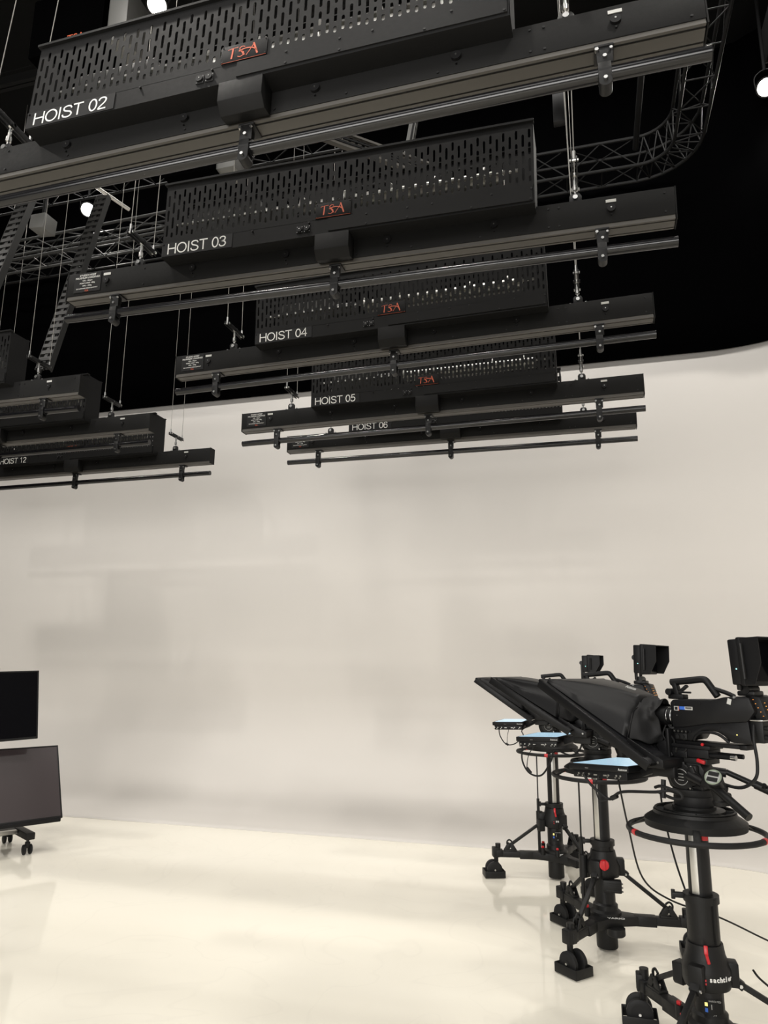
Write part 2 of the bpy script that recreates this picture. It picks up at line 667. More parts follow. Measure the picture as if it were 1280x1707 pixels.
def cable_tray(p0, p1, label, side=(1, 0, 0), wd=.13, m='tray'):
    """perforated ladder tray between two points"""
    p0, p1 = Vector(p0), Vector(p1)
    t = thing('cable_tray', label, 'cable tray', p0, 0, 'perforated cable trays')
    d = p1 - p0
    L = d.length
    z = d.normalized()
    x = Vector(side)
    x = (x - z * x.dot(z)).normalized()
    y = z.cross(x)
    rot = Matrix((x, y, z)).transposed()
    for s in (-1, 1):
        b = N(m)
        b.box(z * L / 2 + x * s * wd / 2, (.004, .06, L), rot)
        b.box(z * L / 2 + x * s * (wd / 2 - .008) + y * .03, (.016, .003, L), rot)
        b.done('side_rail', t)
    b = N(m)
    n = int(L / .07)
    for k in range(n):
        c = z * (L * (k + .5) / n)
        b.box(c - y * .028, (wd - .01, .004, .038), rot)
        b.box(c - y * .022, (wd * .25, .008, .07), rot)
    b.done('rungs', t)
    b = N('rubber')
    for k, q in enumerate((-.03, .0, .03)):
        b.tube([x * q - y * .012 + z * (L * j / 10) + x * .006 * math.sin(j * 1.9 + k) for j in range(11)], .009, 6, 3)
    b.done('cables', t)
    return t


cable_tray((-4.46, 4.85, 4.02), (-4.43, 5.35, 6.05), 'black perforated cable tray rising behind the left end of the hoist marked 03')
cable_tray((-4.42, 4.1, 4.2), (-4.50, 4.75, 6.4), 'black perforated cable tray at the left edge under the nearest pipe', m='tray')
cable_tray((-2.75, 5.0, 6.43), (-1.0, 5.05, 5.40), 'grey perforated cable tray sloping down behind the housing marked 03', (0, 0, 1), .12, 'rail')
cable_tray((-1.36, 5.3, 5.62), (-1.16, 5.4, 7.1), 'light cable tray standing steeply above the middle of the hoist marked 03', (0, 1, 0), .05, 'greypaint')


def hanging_box(c, s, label, logo=True, side='greypaint'):
    t = thing('control_cabinet', label, 'electrical box', c, 0)
    N('drape').bx(-s[0] / 2, s[0] / 2, -s[1] / 2, s[1] / 2, 0, s[2], .006).done('body', t)
    N(side).bx(s[0] / 2 + .001, s[0] / 2 + .16, -s[1] / 2 + .05, s[1] / 2, .03, s[2] - .02, .004).done('side_box', t)
    b = N('trussal')
    for k in (-1, 1):
        b.cyl((k * s[0] * .35, 0, s[2]), (k * s[0] * .35, 0, 8.95 - c[2]), .012, 8)
    b.done('hanger', t)
    if logo:
        text('lettering', 'TSA', .085, 'logo', t, (.02, -s[1] / 2 - .003, .05), FRONT)
    return t


hanging_box((-3.45, 3.75, 5.86), (.62, .3, .5), 'black box with red letters hung above the left end of the hoist marked 02')
hanging_box((-2.93, 4.6, 5.38), (.44, .26, .2), 'small black box with red letters seen between the hoists marked 02 and 03')
t = thing('junction_box', 'grey steel junction box beside the cable tray at far left', 'electrical box', (-5.32, 5.55, 5.95))
b = N('greypaint').prism([(-.09, 0), (.09, -.02), (.10, .15), (-.08, .15)], 'xz', -.09, .09, .005)
b.done('body', t)
b = N('trussal').cyl((0, 0, .2), (0, 0, 3.0), .02, 8)
b.done('hanger', t)
tag(N('alu').cyl((-4.85, 4.9, 6.35), (-4.55, 5.9, 6.3), .02, 10).done('conduit'), 'thin bright conduit left of the glowing lamp', 'conduit')
tag(N('blackmetal').bx(-.115, -.01, 5.96, 6.04, 6.44, 6.75, .004).done('cable_box'), 'flat black box hanging beside the rope bundle at right', 'electrical box')


# ------------------------------------------------------------------ studio hoist
def smooth2(P, k=5):
    if len(P) < 3:
        return list(P)
    P = [Vector((p[0], p[1])) for p in P]
    Q = []
    for i in range(len(P) - 1):
        p0, p1, p2, p3 = P[max(i - 1, 0)], P[i], P[i + 1], P[min(i + 2, len(P) - 1)]
        for j in range(k):
            t = j / k
            Q.append(.5 * ((2 * p1) + (-p0 + p2) * t + (2 * p0 - 5 * p1 + 4 * p2 - p3) * t * t + (-p0 + 3 * p1 - 3 * p2 + p3) * t ** 3))
    Q.append(P[-1])
    return Q


def ribbon(b, P, wd, o, k):
    """flat lettering stroke facing -Y; P in units of k from origin o"""
    P = [Vector((p[0] * k, p[1] * k)) for p in P]
    L_, R_ = [], []
    for i, p in enumerate(P):
        d0 = (p - P[i - 1]).normalized() if i else (P[1] - P[0]).normalized()
        d1 = (P[i + 1] - p).normalized() if i < len(P) - 1 else d0
        m_ = Vector((-(d0.y + d1.y), d0.x + d1.x))
        m_.normalize()
        c = max(.5, m_.dot(Vector((-d0.y, d0.x))))
        L_.append(p + m_ * wd / 2 / c)
        R_.append(p - m_ * wd / 2 / c)
    for i in range(len(P) - 1):
        q = [L_[i], L_[i + 1], R_[i + 1], R_[i]]
        b.quad(*[(o[0] + v.x, o[1], o[2] + v.y) for v in q])


EL = lambda cx, rx: [(cx + rx * math.sin(2 * PI * i / 28), .5 + .455 * math.cos(2 * PI * i / 28)) for i in range(29)]
GLY = {
    'H': (.80, [[(.08, 0), (.08, 1)], [(.70, 0), (.70, 1)], [(.08, .53), (.70, .53)]]),
    'O': (.88, [EL(.44, .37)]),
    'I': (.30, [[(.14, 0), (.14, 1)]]),
    'S': (.74, [smooth2([(.63, .74), (.55, .90), (.35, .955), (.15, .89), (.10, .74), (.18, .60), (.36, .52), (.55, .44), (.65, .27), (.56, .10), (.35, .045), (.13, .11), (.05, .29)])]),
    'T': (.70, [[(.0, .955), (.68, .955)], [(.34, .955), (.34, 0)]]),
    ' ': (.34, []),
    '0': (.62, [EL(.30, .235)]),
    '1': (.62, [[(.10, .76), (.22, .84), (.35, 1), (.35, 0)]]),
    '2': (.62, [smooth2([(.06, .72), (.12, .89), (.3, .955), (.48, .88), (.52, .70), (.42, .50), (.2, .27), (.05, .07)]), [(.04, .045), (.55, .045)]]),
    '3': (.62, [smooth2([(.06, .76), (.13, .90), (.29, .955), (.45, .89), (.49, .74), (.41, .59), (.22, .53)]), smooth2([(.22, .53), (.44, .47), (.53, .28), (.44, .10), (.27, .045), (.1, .10), (.04, .27)])]),
    '4': (.62, [[(.43, 0), (.43, .95), (.03, .31), (.58, .31)]]),
    '5': (.62, [[(.52, .955), (.17, .955), (.10, .50)], smooth2([(.10, .50), (.3, .61), (.47, .53), (.53, .33), (.45, .11), (.26, .045), (.1, .10), (.04, .27)])]),
    '6': (.62, [smooth2([(.51, .76), (.43, .91), (.3, .955), (.14, .86), (.06, .58), (.06, .28), (.15, .10), (.3, .045), (.46, .12), (.52, .31), (.45, .52), (.3, .60), (.14, .53), (.06, .36)])]),
}


def sign_text(body, parent, o, cap, width):
    tot = sum(GLY[c][0] for c in body)
    sx = width / (tot * cap)
    b = N('white')
    x = 0
    for c in body:
        w_, strokes = GLY[c]
        for st in strokes:
            ribbon(b, [((x + p[0]) * sx, p[1]) for p in st], .112 * cap, o, cap)
        x += w_
    return b.done('lettering', parent)


def perforated(b, x0, x1, z0, z1, y, th, ncol, m=None):
    """plate in the xz plane with staggered vertical slots cut through"""
    bm = b.bm
    cw = (x1 - x0) / ncol
    mg = .028
    H = z1 - z0 - 2 * mg
    row = .095
    nrow = int(H / row)
    for side in (0, 1):
        yy = y if side == 0 else y + th
        # margins
        for (a, c) in ((z0, z0 + mg), (z1 - mg, z1)):
            b.quad((x0, yy, a), (x1, yy, a), (x1, yy, c), (x0, yy, c))
    for i in range(ncol):
        xa, xb = x0 + cw * i, x0 + cw * (i + 1)
        xm = (xa + xb) / 2
        off = 0 if i % 2 == 0 else row * .5
        # list of slots for this column
        zs = []
        zc = z0 + mg + row * .5 - off
        while zc < z1 - mg + row * .5:
            lo, hi = max(zc - row * .38, z0 + mg + .004), min(zc + row * .38, z1 - mg - .004)
            if hi - lo > .014:
                zs.append((lo, hi))
            zc += row
        # cell boundaries
        cuts = [z0 + mg] + [(zs[k][1] + zs[k + 1][0]) / 2 for k in range(len(zs) - 1)] + [z1 - mg]
        hw = .0064
        for k, (lo, hi) in enumerate(zs):
            za, zb = cuts[k], cuts[k + 1]
            inner = []
            for a in range(4):
                t = PI * a / 3
                inner.append((xm + hw * math.cos(t), hi - hw + hw * math.sin(t)))
            for a in range(4):
                t = PI + PI * a / 3
                inner.append((xm + hw * math.cos(t), lo + hw + hw * math.sin(t)))
            F, Bk = [], []
            for (yy, lst) in ((y, F), (y + th, Bk)):
                vi = [bm.verts.new((p[0], yy, p[1])) for p in inner]
                o4 = [bm.verts.new(p) for p in ((xb, yy, zb), (xa, yy, zb), (xa, yy, za), (xb, yy, za))]
                # inner idx 0..3 top (right->left), 4..7 bottom (left->right)
                fs = [bm.faces.new((o4[0], o4[1], vi[2], vi[1])), bm.faces.new((o4[0], vi[1], vi[0])), bm.faces.new((o4[1], vi[3], vi[2])),
                      bm.faces.new((o4[1], o4[2], vi[4], vi[3])),
                      bm.faces.new((o4[2], vi[5], vi[4])), bm.faces.new((o4[2], o4[3], vi[6], vi[5])), bm.faces.new((o4[3], vi[7], vi[6])),
                      bm.faces.new((o4[3], o4[0], vi[0], vi[7]))]
                b._faces(fs)
                lst += vi
            fs = [bm.faces.new((F[q], F[(q + 1) % 8], Bk[(q + 1) % 8], Bk[q])) for q in range(8)]
            b._faces(fs)


HB = 1.706      # half length of beam and pipe
YB0, YB1 = -.024, .07
ZB0, ZB1 = .1125, .277
YH0, YH1 = -.114, .09
HX0, HX1 = -1.01, 1.06
HZ0, HZ1 = .240, .69


def make_hoist():
    t = thing('studio_hoist', '', 'hoist')
    # beam with a slotted strut underneath
    b = N('beam').bx(-HB, HB, YB0, YB1, ZB0 + .018, ZB1, .003)
    b.use(M['blackmetal'])
    for x in (-1.6, -1.18, -.85, -.28, .12, .42, .78, 1.12, 1.17, 1.66):
        for z in (.15, .25):
            b.cyl((x, YB0 - .004, z), (x, YB0, z), .005, 8)
    b.done('beam', t)
    b = N('rail').bx(-HB + .004, HB - .004, YB0 + .004, YB1 - .004, ZB0 + .004, ZB0 + .018)
    b.bx(-HB + .004, HB - .004, YB0 + .001, YB0 + .012, ZB0 - .004, ZB0 + .004)
    b.bx(-HB + .004, HB - .004, YB1 - .014, YB1 - .003, ZB0 - .004, ZB0 + .004)
    b.bx(-HB + .004, HB - .004, YB0 + .022, YB1 - .022, ZB0 - .004, ZB0 + .004)
    b.use(M['slot'])
    for y0_, y1_ in ((YB0 + .012, YB0 + .022), (YB1 - .022, YB1 - .014)):
        b.bx(-HB + .006, HB - .006, y0_, y1_, ZB0 + .0005, ZB0 + .004)
    b.done('slotted_rail', t)
    for s in (-1, 1):
        b = N('beam').bx(s * HB, s * (HB + .005), YB0 - .001, YB1 + .001, ZB0 - .005, ZB1 + .001)
        b.done('end_cap', t)
    # round pipe below
    b = N('pipe').cyl((-HB + .003, 0, 0), (HB + .003, 0, 0), .025, 24)
    b.done('pipe', t)
    # clamps
    for x in (-1.367, 0, 1.367):
        b = N('blackmetal')
        b.lathe((x - .022, 0, 0), [(.0262, 0), (.031, 0), (.031, .044), (.0262, .044)], 20, (1, 0, 0), closed=False)
        b.bx(x - .022, x + .022, -.03, -.024, -.062, .03, .002)
        b.bx(x - .022, x + .022, .012, .018, -.055, .0, .002)
        b.cyl((x, -.031, -.052), (x, .02, -.052), .022, 16)
        b.bx(x - .02, x + .02, -.014, .014, .024, .075, .002)
        b.bx(x - .024, x + .03, -.026, -.02, .028, .108, .002)
        b.bx(x - .03, x + .036, -.03, .05, .098, .108, .002)
        b.bx(x - .018, x + .018, -.022, .022, .07, .1, .002)
        c = b.done('pipe_clamp', t)
        for p0_, p1_, r_ in (((x, -.041, -.048), (x, -.03, -.048), .0075), ((x + .003, -.036, .052), (x + .003, -.026, .052), .0075),
                             ((x - .022, -.034, .088), (x - .022, -.02, .088), .0075), ((x + .026, -.034, .084), (x + .026, -.028, .084), .006)):
            N('steel').cyl(p0_, p1_, r_, 6).done('bolt', c)
    # sockets with paper tags
    for x in (-1.432, -.861, -.287, .291, .85, 1.416):
        s = N('plate').cyl((x, YB0 - .012, .205), (x, YB0, .205), .019, 18).cyl((x, YB0 - .008, .172), (x, YB0, .172), .004, 8)
        s.use(M['steel']).cyl((x, YB0 - .014, .207), (x, YB0 - .011, .207), .0035, 8)
        s = s.done('socket', t)
        q = N('tag').bx(x - .024, x + .024, YB0 - .0025, YB0 - .0005, .24, .255)
        q.done('tag', s)
    # housing
    b = N('housing')
    b.bx(HX0, HX1, YH0, YH0 + .003, HZ0, HZ0 + .085)                  # lower fascia
    b.bx(HX0, HX1, YH0, YH1, HZ0 - .003, HZ0)                         # underside
    b.bx(HX0, HX0 + .003, YH0, YH1, HZ0, HZ1)
    b.bx(HX1 - .003, HX1, YH0, YH1, HZ0, HZ1)
    b.bx(HX0 - .01, HX1 + .004, YH0 - .014, YH0 + .02, HZ1, HZ1 + .012)    # top flange
    b.bx(HX0, HX1, YH1 - .02, YH1 + .01, HZ1, HZ1 + .006)
    b.bx(-.01, HX1 - .01, YH0 - .006, YH0, HZ0 + .01, HZ0 + .083)
    b.use(M['blackmetal'])
    for x in (-1.0, -.78, -.45, -.12, .2, .42, .55, .85, 1.045):
        b.cyl((x, YH0 - .009, HZ0 + .075), (x, YH0, HZ0 + .075), .005, 8)
    for x in (.2, .42, .75, 1.04):
        b.cyl((x, YH0 - .009, HZ0 + .02), (x, YH0, HZ0 + .02), .005, 8)
    h = b.done('housing', t)
    b = N('housing')
    perforated(b, HX0 + .004, HX1 - .004, HZ0 + .087, HZ1 - .002, YH0, .0025, 64)
    b.done('perforated_panel', t)
    b = N('housing')
    perforated(b, HX0 + .004, HX1 - .004, HZ0 + .02, HZ1 - .002, YH1 - .003, .0025, 64)
    b.done('rear_panel', t)
    # winding gear inside
    b = N('alu')
    b.cyl((-.2, -.01, .47), (.9, -.01, .47), .045, 16)
    for x in (-.2, .05, .3, .55, .8):
        b.cyl((x, -.01, .47), (x + .01, -.01, .47), .07, 20)
    b.bx(-.96, .98, -.07, -.055, .462, .474)
    b.use(M['greypaint']).bx(-.85, -.45, -.05, .06, .36, .56, .01).cyl((-.45, 0, .46), (-.28, 0, .46), .06, 18)
    b.done('winding_drum', t)
    # lid hanging down over the beam
    b = N('housing').prism([(YH0 - .002, HZ0 + .002), (YH0 - .002, .15), (YH0 + .035, .108), (YB0 - .002, .118), (YB0 - .002, HZ0)], 'yz', -.085, .105, .002)
    b.done('cable_duct', t)
    # connectors
    for x in (-.172, -.130):
        b = N('plate').bx(x - .018, x + .018, YH0 - .004, YH0, .262, .302, .002).cyl((x, YH0 - .012, .282), (x, YH0, .282), .015, 16)
        b.use(M['steel'])
        for dx in (-.014, .014):
            for dz in (-.015, .015):
                b.cyl((x + dx, YH0 - .0055, .282 + dz), (x + dx, YH0 - .003, .282 + dz), .0013, 6)
        b.cyl((x, YH0 - .013, .284), (x, YH0 - .012, .284), .0022, 8)
        b.done('connector', t)
    # plates
    npl = N('plate').bx(HX0 + .001, HX0 + .44, YH0 - .0035, YH0, HZ0 + .001, HZ0 + .084).done('name_plate', t)
    lp = N('housing').bx(-.085, .115, YH0 - .005, YH0 - .001, HZ0 + .092, HZ0 + .178, .001)
    lp.use(M['logo']).bx(-.082, .112, YH0 - .0055, YH0 - .002, HZ0 + .0925, HZ0 + .0935)
    lp.use(M['blackmetal'])
    for x in (-.078, .108):
        for z in (.098, .172):
            lp.cyl((x, YH0 - .008, HZ0 + z), (x, YH0 - .004, HZ0 + z), .003, 6)
    lp = lp.done('logo_plate', t)
    b = N('logo')
    o_ = Vector((-.055, YH0 - .0065, HZ0 + .106))
    k_ = .056
    for m_, pts, wd in (('logo', [(.0, .86), (.3, .93), (.78, .96)], .045), ('logo', [(.38, .90), (.36, .5), (.30, .0)], .12), ('logo', [(1.32, .86), (1.12, .95), (.92, .82), (1.0, .6), (1.22, .42), (1.25, .2), (1.0, .04), (.78, .12)], .06),
                        ('logo', [(.98, .60), (1.12, .45), (1.30, .12)], .12), ('logo', [(.85, .56), (1.3, .70), (1.75, .66), (2.05, .52), (2.28, .26)], .09), ('logo', [(1.45, .05), (1.75, .5), (2.0, .95)], .05), ('logo', [(1.98, 1.05), (2.12, .62), (2.32, .0)], .13)):
        b.use(M[m_])
        ribbon(b, smooth2(pts), wd * k_, o_, k_)
    b.done('lettering', lp)
    # load plate at the far end
    ld = N('plate').bx(-HB + .05, -HB + .235, YB0 - .004, YB0, ZB0 + .035, ZB1 - .008).done('load_plate', t)
    y = YB0 - .005
    for i, (s, sz, x) in enumerate([('STUDIO HOIST', .017, 0), ('MAXIMUM LOADINGS', .017, 0), ('UDL - 50kg/m', .012, 0), ('POINT LOAD - 80kg', .012, 0), ('SWL - 150kg', .012, 0), ('SEE SUSPENDED UNDER EQUIPMENT', .009, 0)]):
        text('lettering', s, sz, 'white', ld, (-HB + .142, y, ZB1 - .027 - i * .0165), FRONT, align='CENTER')
    text('lettering', 'TSA', .016, 'logo', ld, (-HB + .142, y, ZB0 + .037), FRONT, align='CENTER')
    # suspension at both ends
    for x in (-1.25, 1.25):
        b = N('blackmetal')
        b.bx(x - .05, x + .05, -.0, .05, ZB1, ZB1 + .01, .002)
        b.prism([(x - .03, ZB1), (x + .03, ZB1), (x + .03, ZB1 + .05), (x + .02, ZB1 + .065), (x - .02, ZB1 + .065), (x - .03, ZB1 + .05)], 'xz', .012, .034, .003)
        s = b.done('hanger_bracket', t)
        b = N('steel')
        b.cyl((x, .0, ZB1 + .04), (x, .045, ZB1 + .04), .012, 12)
        b.lathe((x, .023, ZB1 + .05), [(.006, 0), (.006, .03), (.013, .035), (.013, .06), (.008, .065), (.008, .11), (.015, .115), (.015, .13)], 12)
        for k in (-1, 1):
            b.cyl((x + k * .05, .02, ZB1 + .005), (x + k * .05, .02, ZB1 + .02), .008, 8)
        b.done('turnbuckle', s)
        b = N('blackmetal')
        cy, cz = .023, ZB1 + .175
        for k in (-1, 1):
            b.box((x + k * .012, cy, cz), (.006, .26, .032), Matrix.Rotation(math.radians(0), 3, 'X'), .003)
        b.cyl((x - .022, cy, cz), (x + .022, cy, cz), .01, 10)
        s2 = b.done('bridle_bar', t)
        for k in (-1, 0, 1):
            b = N('steel').cyl((x - .02, cy + k * .115, cz), (x + .022, cy + k * .115, cz), .008, 8)
            if k:
                b.cyl((x, cy + k * .115, cz + .0), (x, cy + k * .115, cz + .05), .008, 8)
            b.done('pin', s2)
        for k in (-1, 1):
            N('wire').cyl((x, cy + k * .115, cz + .04), (x, cy + k * .115, 5.2), .0022, 6).done('wire_rope', t)
    return t


HO = [  # number, xc, y, z, slope, label
    ('02', -1.2309, 2.276, 2.002, .009, 'nearest and largest black hoist, its sign reading HOIST 02'),
    ('03', -1.2309, 3.331, 1.987, -.014, 'black hoist with perforated housing, its sign reading HOIST 03'),
    ('04', -1.2309, 4.540, 2.031, .014, 'black hoist with its sign reading HOIST 04, third one in the right row'),
    ('05', -1.2309, 5.644, 1.942, .007, 'black hoist with its sign reading HOIST 05, partly against the pale wall'),
    ('06', -1.2309, 6.654, 2.028, -.003, 'farthest hoist of the right row, its sign reading HOIST 06'),
    ('10', -5.5748, 4.623, 1.999, -.003, 'nearest hoist of the left row, with the cable tray ending on its beam'),
    ('11', -5.5748, 5.597, 2.002, .002, 'middle hoist of the left row, above the one reading HOIST 12'),
    ('12', -5.5748, 6.728, 2.002, .002, 'farthest hoist of the left row, its sign reading HOIST 12'),
]
proto = make_hoist()
hoists = []
for i, (n, x, y, z, s, lab) in enumerate(HO):
    h = proto if i == 0 else copy_tree(proto)
    hoists.append(h)
for h, (n, x, y, z, s, lab) in zip(hoists, HO):
    h.location = (x, y, z + CAM_H)
    h.rotation_euler = (-.085 if n == '02' else 0, -math.atan(s), 0)
    h['label'] = lab
    h['group'] = 'studio hoists hanging in two rows'
    npl = [c for c in h.children if c.name.startswith('name_plate')][0]
    sign_text('HOIST ' + n, npl, (HX0 + .036, YH0 - .0042, HZ0 + .012), .064, .37)


# ------------------------------------------------------------------ camera pedestals
def caster(root, p, ang, zt):
    """twin wheel caster with cable guard, p = (x,y), ang = heading of the wheels, zt = top of the head"""
    hx, hy = p
    c = Matrix.Rotation(ang, 3, 'Z')
    q = lambda x, y, z: Vector((hx, hy, 0)) + c @ Vector((x, y, z))
    b = N('casting')
    b.cyl(q(0, 0, .07), q(0, 0, zt), .016, 14)
    b.box(q(0, 0, .175), (.055, .06, .07), c, .006)
    b.bar(q(0, 0, .1), q(.02, 0, .058), .05, .016, .003)
    cs = b.done('caster', root)
    for s in (-1, 1):
        b = N('rubber')
        cc = q(.02, s * .034, .058)
        ax = c @ Vector((0, 1, 0))
        b.lathe(cc - ax * .013, [(.036, 0), (.050, 0), (.057, .004), (.057, .022), (.050, .026), (.036, .026)], 28, ax)
        b.use(M['casting']).lathe(cc - ax * .010, [(.0, -.002), (.016, -.006), (.018, .0), (.034, .001), (.034, .02), (0, .021)], 20, ax, closed=False)
        b.use(M['steel']).cyl(cc + ax * s * .013, cc + ax * s * .02, .006, 8)
        b.done('wheel', cs)
    b = N('casting')
    for s in (-1, 1):
        b.box(q(.02, s * .06, .028), (.15, .005, .046), c, .002)
        b.box(q(.02 + s * .074, 0, .028), (.005, .12, .046), c, .002)
    b.done('cable_guard', cs)


def make_pedestal(loc, rz, label, sh0, sh1, slv, ring_z, rail_ang, rod_ang, boss=0, rod_top=.88, front_ang=-1.6, knob='lever', heads=(0, 0, 0), marks=(), spokes=()):
    """sh0..sh1 shoulder casting, slv top of sleeve, ring_z steering ring height"""
    t = thing('camera_pedestal', label, 'camera pedestal', (loc[0], loc[1], 0), rz, 'wheeled studio camera pedestals')
    R_ = lambda a, r, z: Vector((r * math.cos(a), r * math.sin(a), z))
    legs = [math.radians(d) for d in (5, 125, 245)]
    # base casting
    b = N('casting')
    out = []
    for a in legs:
        out += [R_(a - .75, .095, 0), R_(a - .16, .18, 0), R_(a + .16, .18, 0), R_(a + .75, .095, 0)]
    b.prism([(v.x, v.y) for v in out], 'xy', .135, .185, .006)
    b.lathe((0, 0, 0), [(.085, .18), (.085, .2), (.066, .212), (.066, .225)], 28)
    b.lathe((0, 0, 0), [(.056, .012), (.058, .016), (.058, .15)], 28)
    v = R_(legs[2] + .95, .1, 0)
    b.lathe(v, [(.044, .10), (.05, .106), (.05, .14)], 20)
    base = b.done('base', t)
    text('lettering', 'VARIO', .032, 'white', base, R_(front_ang + .35, .115, .1885) + Vector((-.035, 0, 0)), cols((1, .12, 0), (-.12, 1, 0)), offset=.0005)
    # legs
    for li, a in enumerate(legs):
        u = R_(a, 1, 0)
        s = R_(a + PI / 2, 1, 0)
        b = N('casting')
        b.bar(R_(a, .13, .163), R_(a, .43, .163), .05, .042, .004)
        b.bar(R_(a, .15, .160), R_(a, .27, .160), .06, .052, .004)
        b.cyl(R_(a, .43, .18), R_(a, .43, .235), .02, 16)
        b.box(R_(a, .425, .168), (.06, .06, .05), Matrix.Rotation(a, 3, 'Z'), .005)
        lg = b.done('leg', t)
        b = N('casting')
        c0 = R_(a, .33, 0)
        for k in (-1, 1):
            b.bar(R_(a, .30, .18) + s * k * .016, R_(a, .335, .235) + s * k * .016, .008, .03, .002)
            b.bar(R_(a, .375, .18) + s * k * .016, R_(a, .34, .235) + s * k * .016, .008, .03, .002)
        b.box(R_(a, .335, .188), (.09, .045, .012), Matrix.Rotation(a, 3, 'Z'), .003)
        b.tube([R_(a, .355, .21), R_(a, .362, .245), R_(a, .345, .262), R_(a, .325, .25)], .006, 6, 4)
        b.done('lug', lg)
        # brace
        b = N('casting')
        b.bar(R_(a, .088, sh0 + .03), R_(a, .335, .228), .022, .02, .002)
        b.bar(R_(a, .075, sh0 + .045), R_(a, .13, sh0 + .005), .036, .03, .003)
        br = b.done('brace', t)
        b = N('steel').cyl(R_(a, .118, sh0 + .012) - s * .024, R_(a, .118, sh0 + .012) + s * .024, .007, 8)
        b.done('bolt', br)
        caster(t, (R_(a, .445, 0).x, R_(a, .445, 0).y), math.radians(heads[li]) - rz, .2)
    # red brake buttons on the base
    for a in (legs[0] + 1.25, legs[1] + .55, legs[2] - .55):
        b = N('casting').cyl(R_(a, .12, .18), R_(a, .12, .225), .016, 14)
        k = b.done('brake_post', t)
        N('red').box(R_(a, .12, .232), (.016, .016, .014), Matrix.Rotation(a, 3, 'Z'), .002).done('brake_button', k)
    # outer tube and shoulder
    b = N('blackmetal').lathe((0, 0, 0), [(.068, .2), (.068, .235), (.0565, .245), (.0565, sh0 + .01)], 32)
    tb = b.done('outer_tube', t)
    h = sh1 - sh0
    b = N('casting')
    b.lathe((0, 0, sh0), [(.06, -.01), (.084, 0), (.092, .02), (.092, h * .45), (.074, h * .75), (.068, h), (.06, h)], 36)
    for a in legs:
        u = R_(a, 1, 0)
        b.box(R_(a, .085, sh0 + .05), (.06, .06, .09), Matrix.Rotation(a, 3, 'Z'), .008)
    sh = b.done('shoulder', t)
    if knob == 'lever':
        a = front_ang
        b = N('red')
        b.bar(R_(a, .076, sh1 + .008), R_(a, .086, sh1 - .022), .015, .013, .003)
        b.bar(R_(a, .086, sh1 - .018), R_(a + .07, .1, sh1 - .05), .011, .010, .003)
        b.done('release_lever', t)
        for i, ch in enumerate('sachtler'):
            aa = a + .12 + i * .138
            rr = .0935
            rgt = Vector((-math.sin(aa), math.cos(aa), 0))
            text('lettering', ch, .024, 'white', sh, R_(aa, rr, sh0 + .042) - rgt * .006, cols(rgt, (0, 0, 1)), offset=.0008, ext=.001)
        b = N('red')
        for k in (0, 1):
            b.box(R_(a - .1, .0935, sh0 + .033 + k * .012), (.003, .005, .007), Matrix.Rotation(a, 3, 'Z'))
        b.done('emblem', sh)
        # rating plate on the outer tube
        a2 = a + .2
        rr = .0572
        b = N('plate')
        for i in range(6):
            aa = a2 - .55 + i * .22
            b.quad(R_(aa, rr, sh0 - .1), R_(aa + .22, rr, sh0 - .1), R_(aa + .22, rr, sh0 - .028), R_(aa, rr, sh0 - .028))
        rp = b.done('rating_plate', tb)
        for i, (s_, z_, sz) in enumerate((('VARIO PED', -.04, .009), ('I', -.066, .026), ('CE', -.092, .011))):
            aa = a2 - .1 + i * .12
            rgt = Vector((-math.sin(aa), math.cos(aa), 0))
            text('lettering', s_, sz, 'textdim', rp, R_(aa, rr + .002, sh0 + z_) - rgt * .01, cols(rgt, (0, 0, 1)))
        b = N('blue')
        aa = a2 - .42
        b.box(R_(aa, rr, sh0 - .07), (.002, .010, .014), Matrix.Rotation(aa, 3, 'Z'))
        b.use(M['yellowled']).box(R_(aa, rr, sh0 - .05), (.002, .010, .012), Matrix.Rotation(aa, 3, 'Z'))
        b.done('sticker', rp)
    else:
        a = front_ang
        b = N('red').lathe(R_(a, .088, sh0 + .075), [(0, .028), (.024, .026), (.027, .02), (.027, .0)], 24, R_(a, 1, 0), closed=False)
        u = R_(a, 1, 0)
        b.box(R_(a, .118, sh0 + .075), (.012, .012, .05), Matrix.Rotation(a, 3, 'Z'), .003)
        k = b.done('release_knob', t)
        b = N('casting')
        b.box(R_(a + .45, .09, sh0 - .035), (.05, .10, .065), Matrix.Rotation(a, 3, 'Z'), .006)
        for i in range(3):
            b.box(R_(a + .45, .117, sh0 - .055 + i * .02), (.004, .09, .006), Matrix.Rotation(a, 3, 'Z'), .001)
        b.done('cable_holder', t)
    # pocket box hanging on a leg strut
    a = legs[1] + .35
    b = N('casting').prism([(-.028, .07), (.028, .07), (.028, 0), (.02, -.012), (-.022, -.012), (-.028, 0)], 'yz', -.022, .022, .004)
    o = b.done('tool_pocket', t, R_(a, .115, sh0 - .02), a)
    # sleeve and columns
    if slv > sh1 + .02:
        b = N('casting').lathe((0, 0, 0), [(.058, sh1 - .01), (.0605, sh1), (.0605, slv - .03), (.068, slv - .028), (.068, slv), (.05, slv)], 36)
        a = front_ang + .75
        b.box(R_(a, .06, (sh1 + slv) / 2), (.02, .016, slv - sh1 - .01), Matrix.Rotation(a, 3, 'Z'), .003)
        a = front_ang - 1.5
        b.box(R_(a, .085, slv - .012), (.05, .022, .02), Matrix.Rotation(a, 3, 'Z'), .004)
        b.cyl(R_(a, .105, slv - .028), R_(a, .105, slv + .006), .008, 10)
        b.done('sleeve', t)
    b = N('blackmetal').cyl((0, 0, slv - .03), (0, 0, ring_z + .04), .0445, 36)
    cl = b.done('column', t)
    a = rail_ang
    b = N('alu').box(R_(a, .0425, (slv + ring_z) / 2), (.008, .029, ring_z - slv - .01), Matrix.Rotation(a, 3, 'Z'), .001)
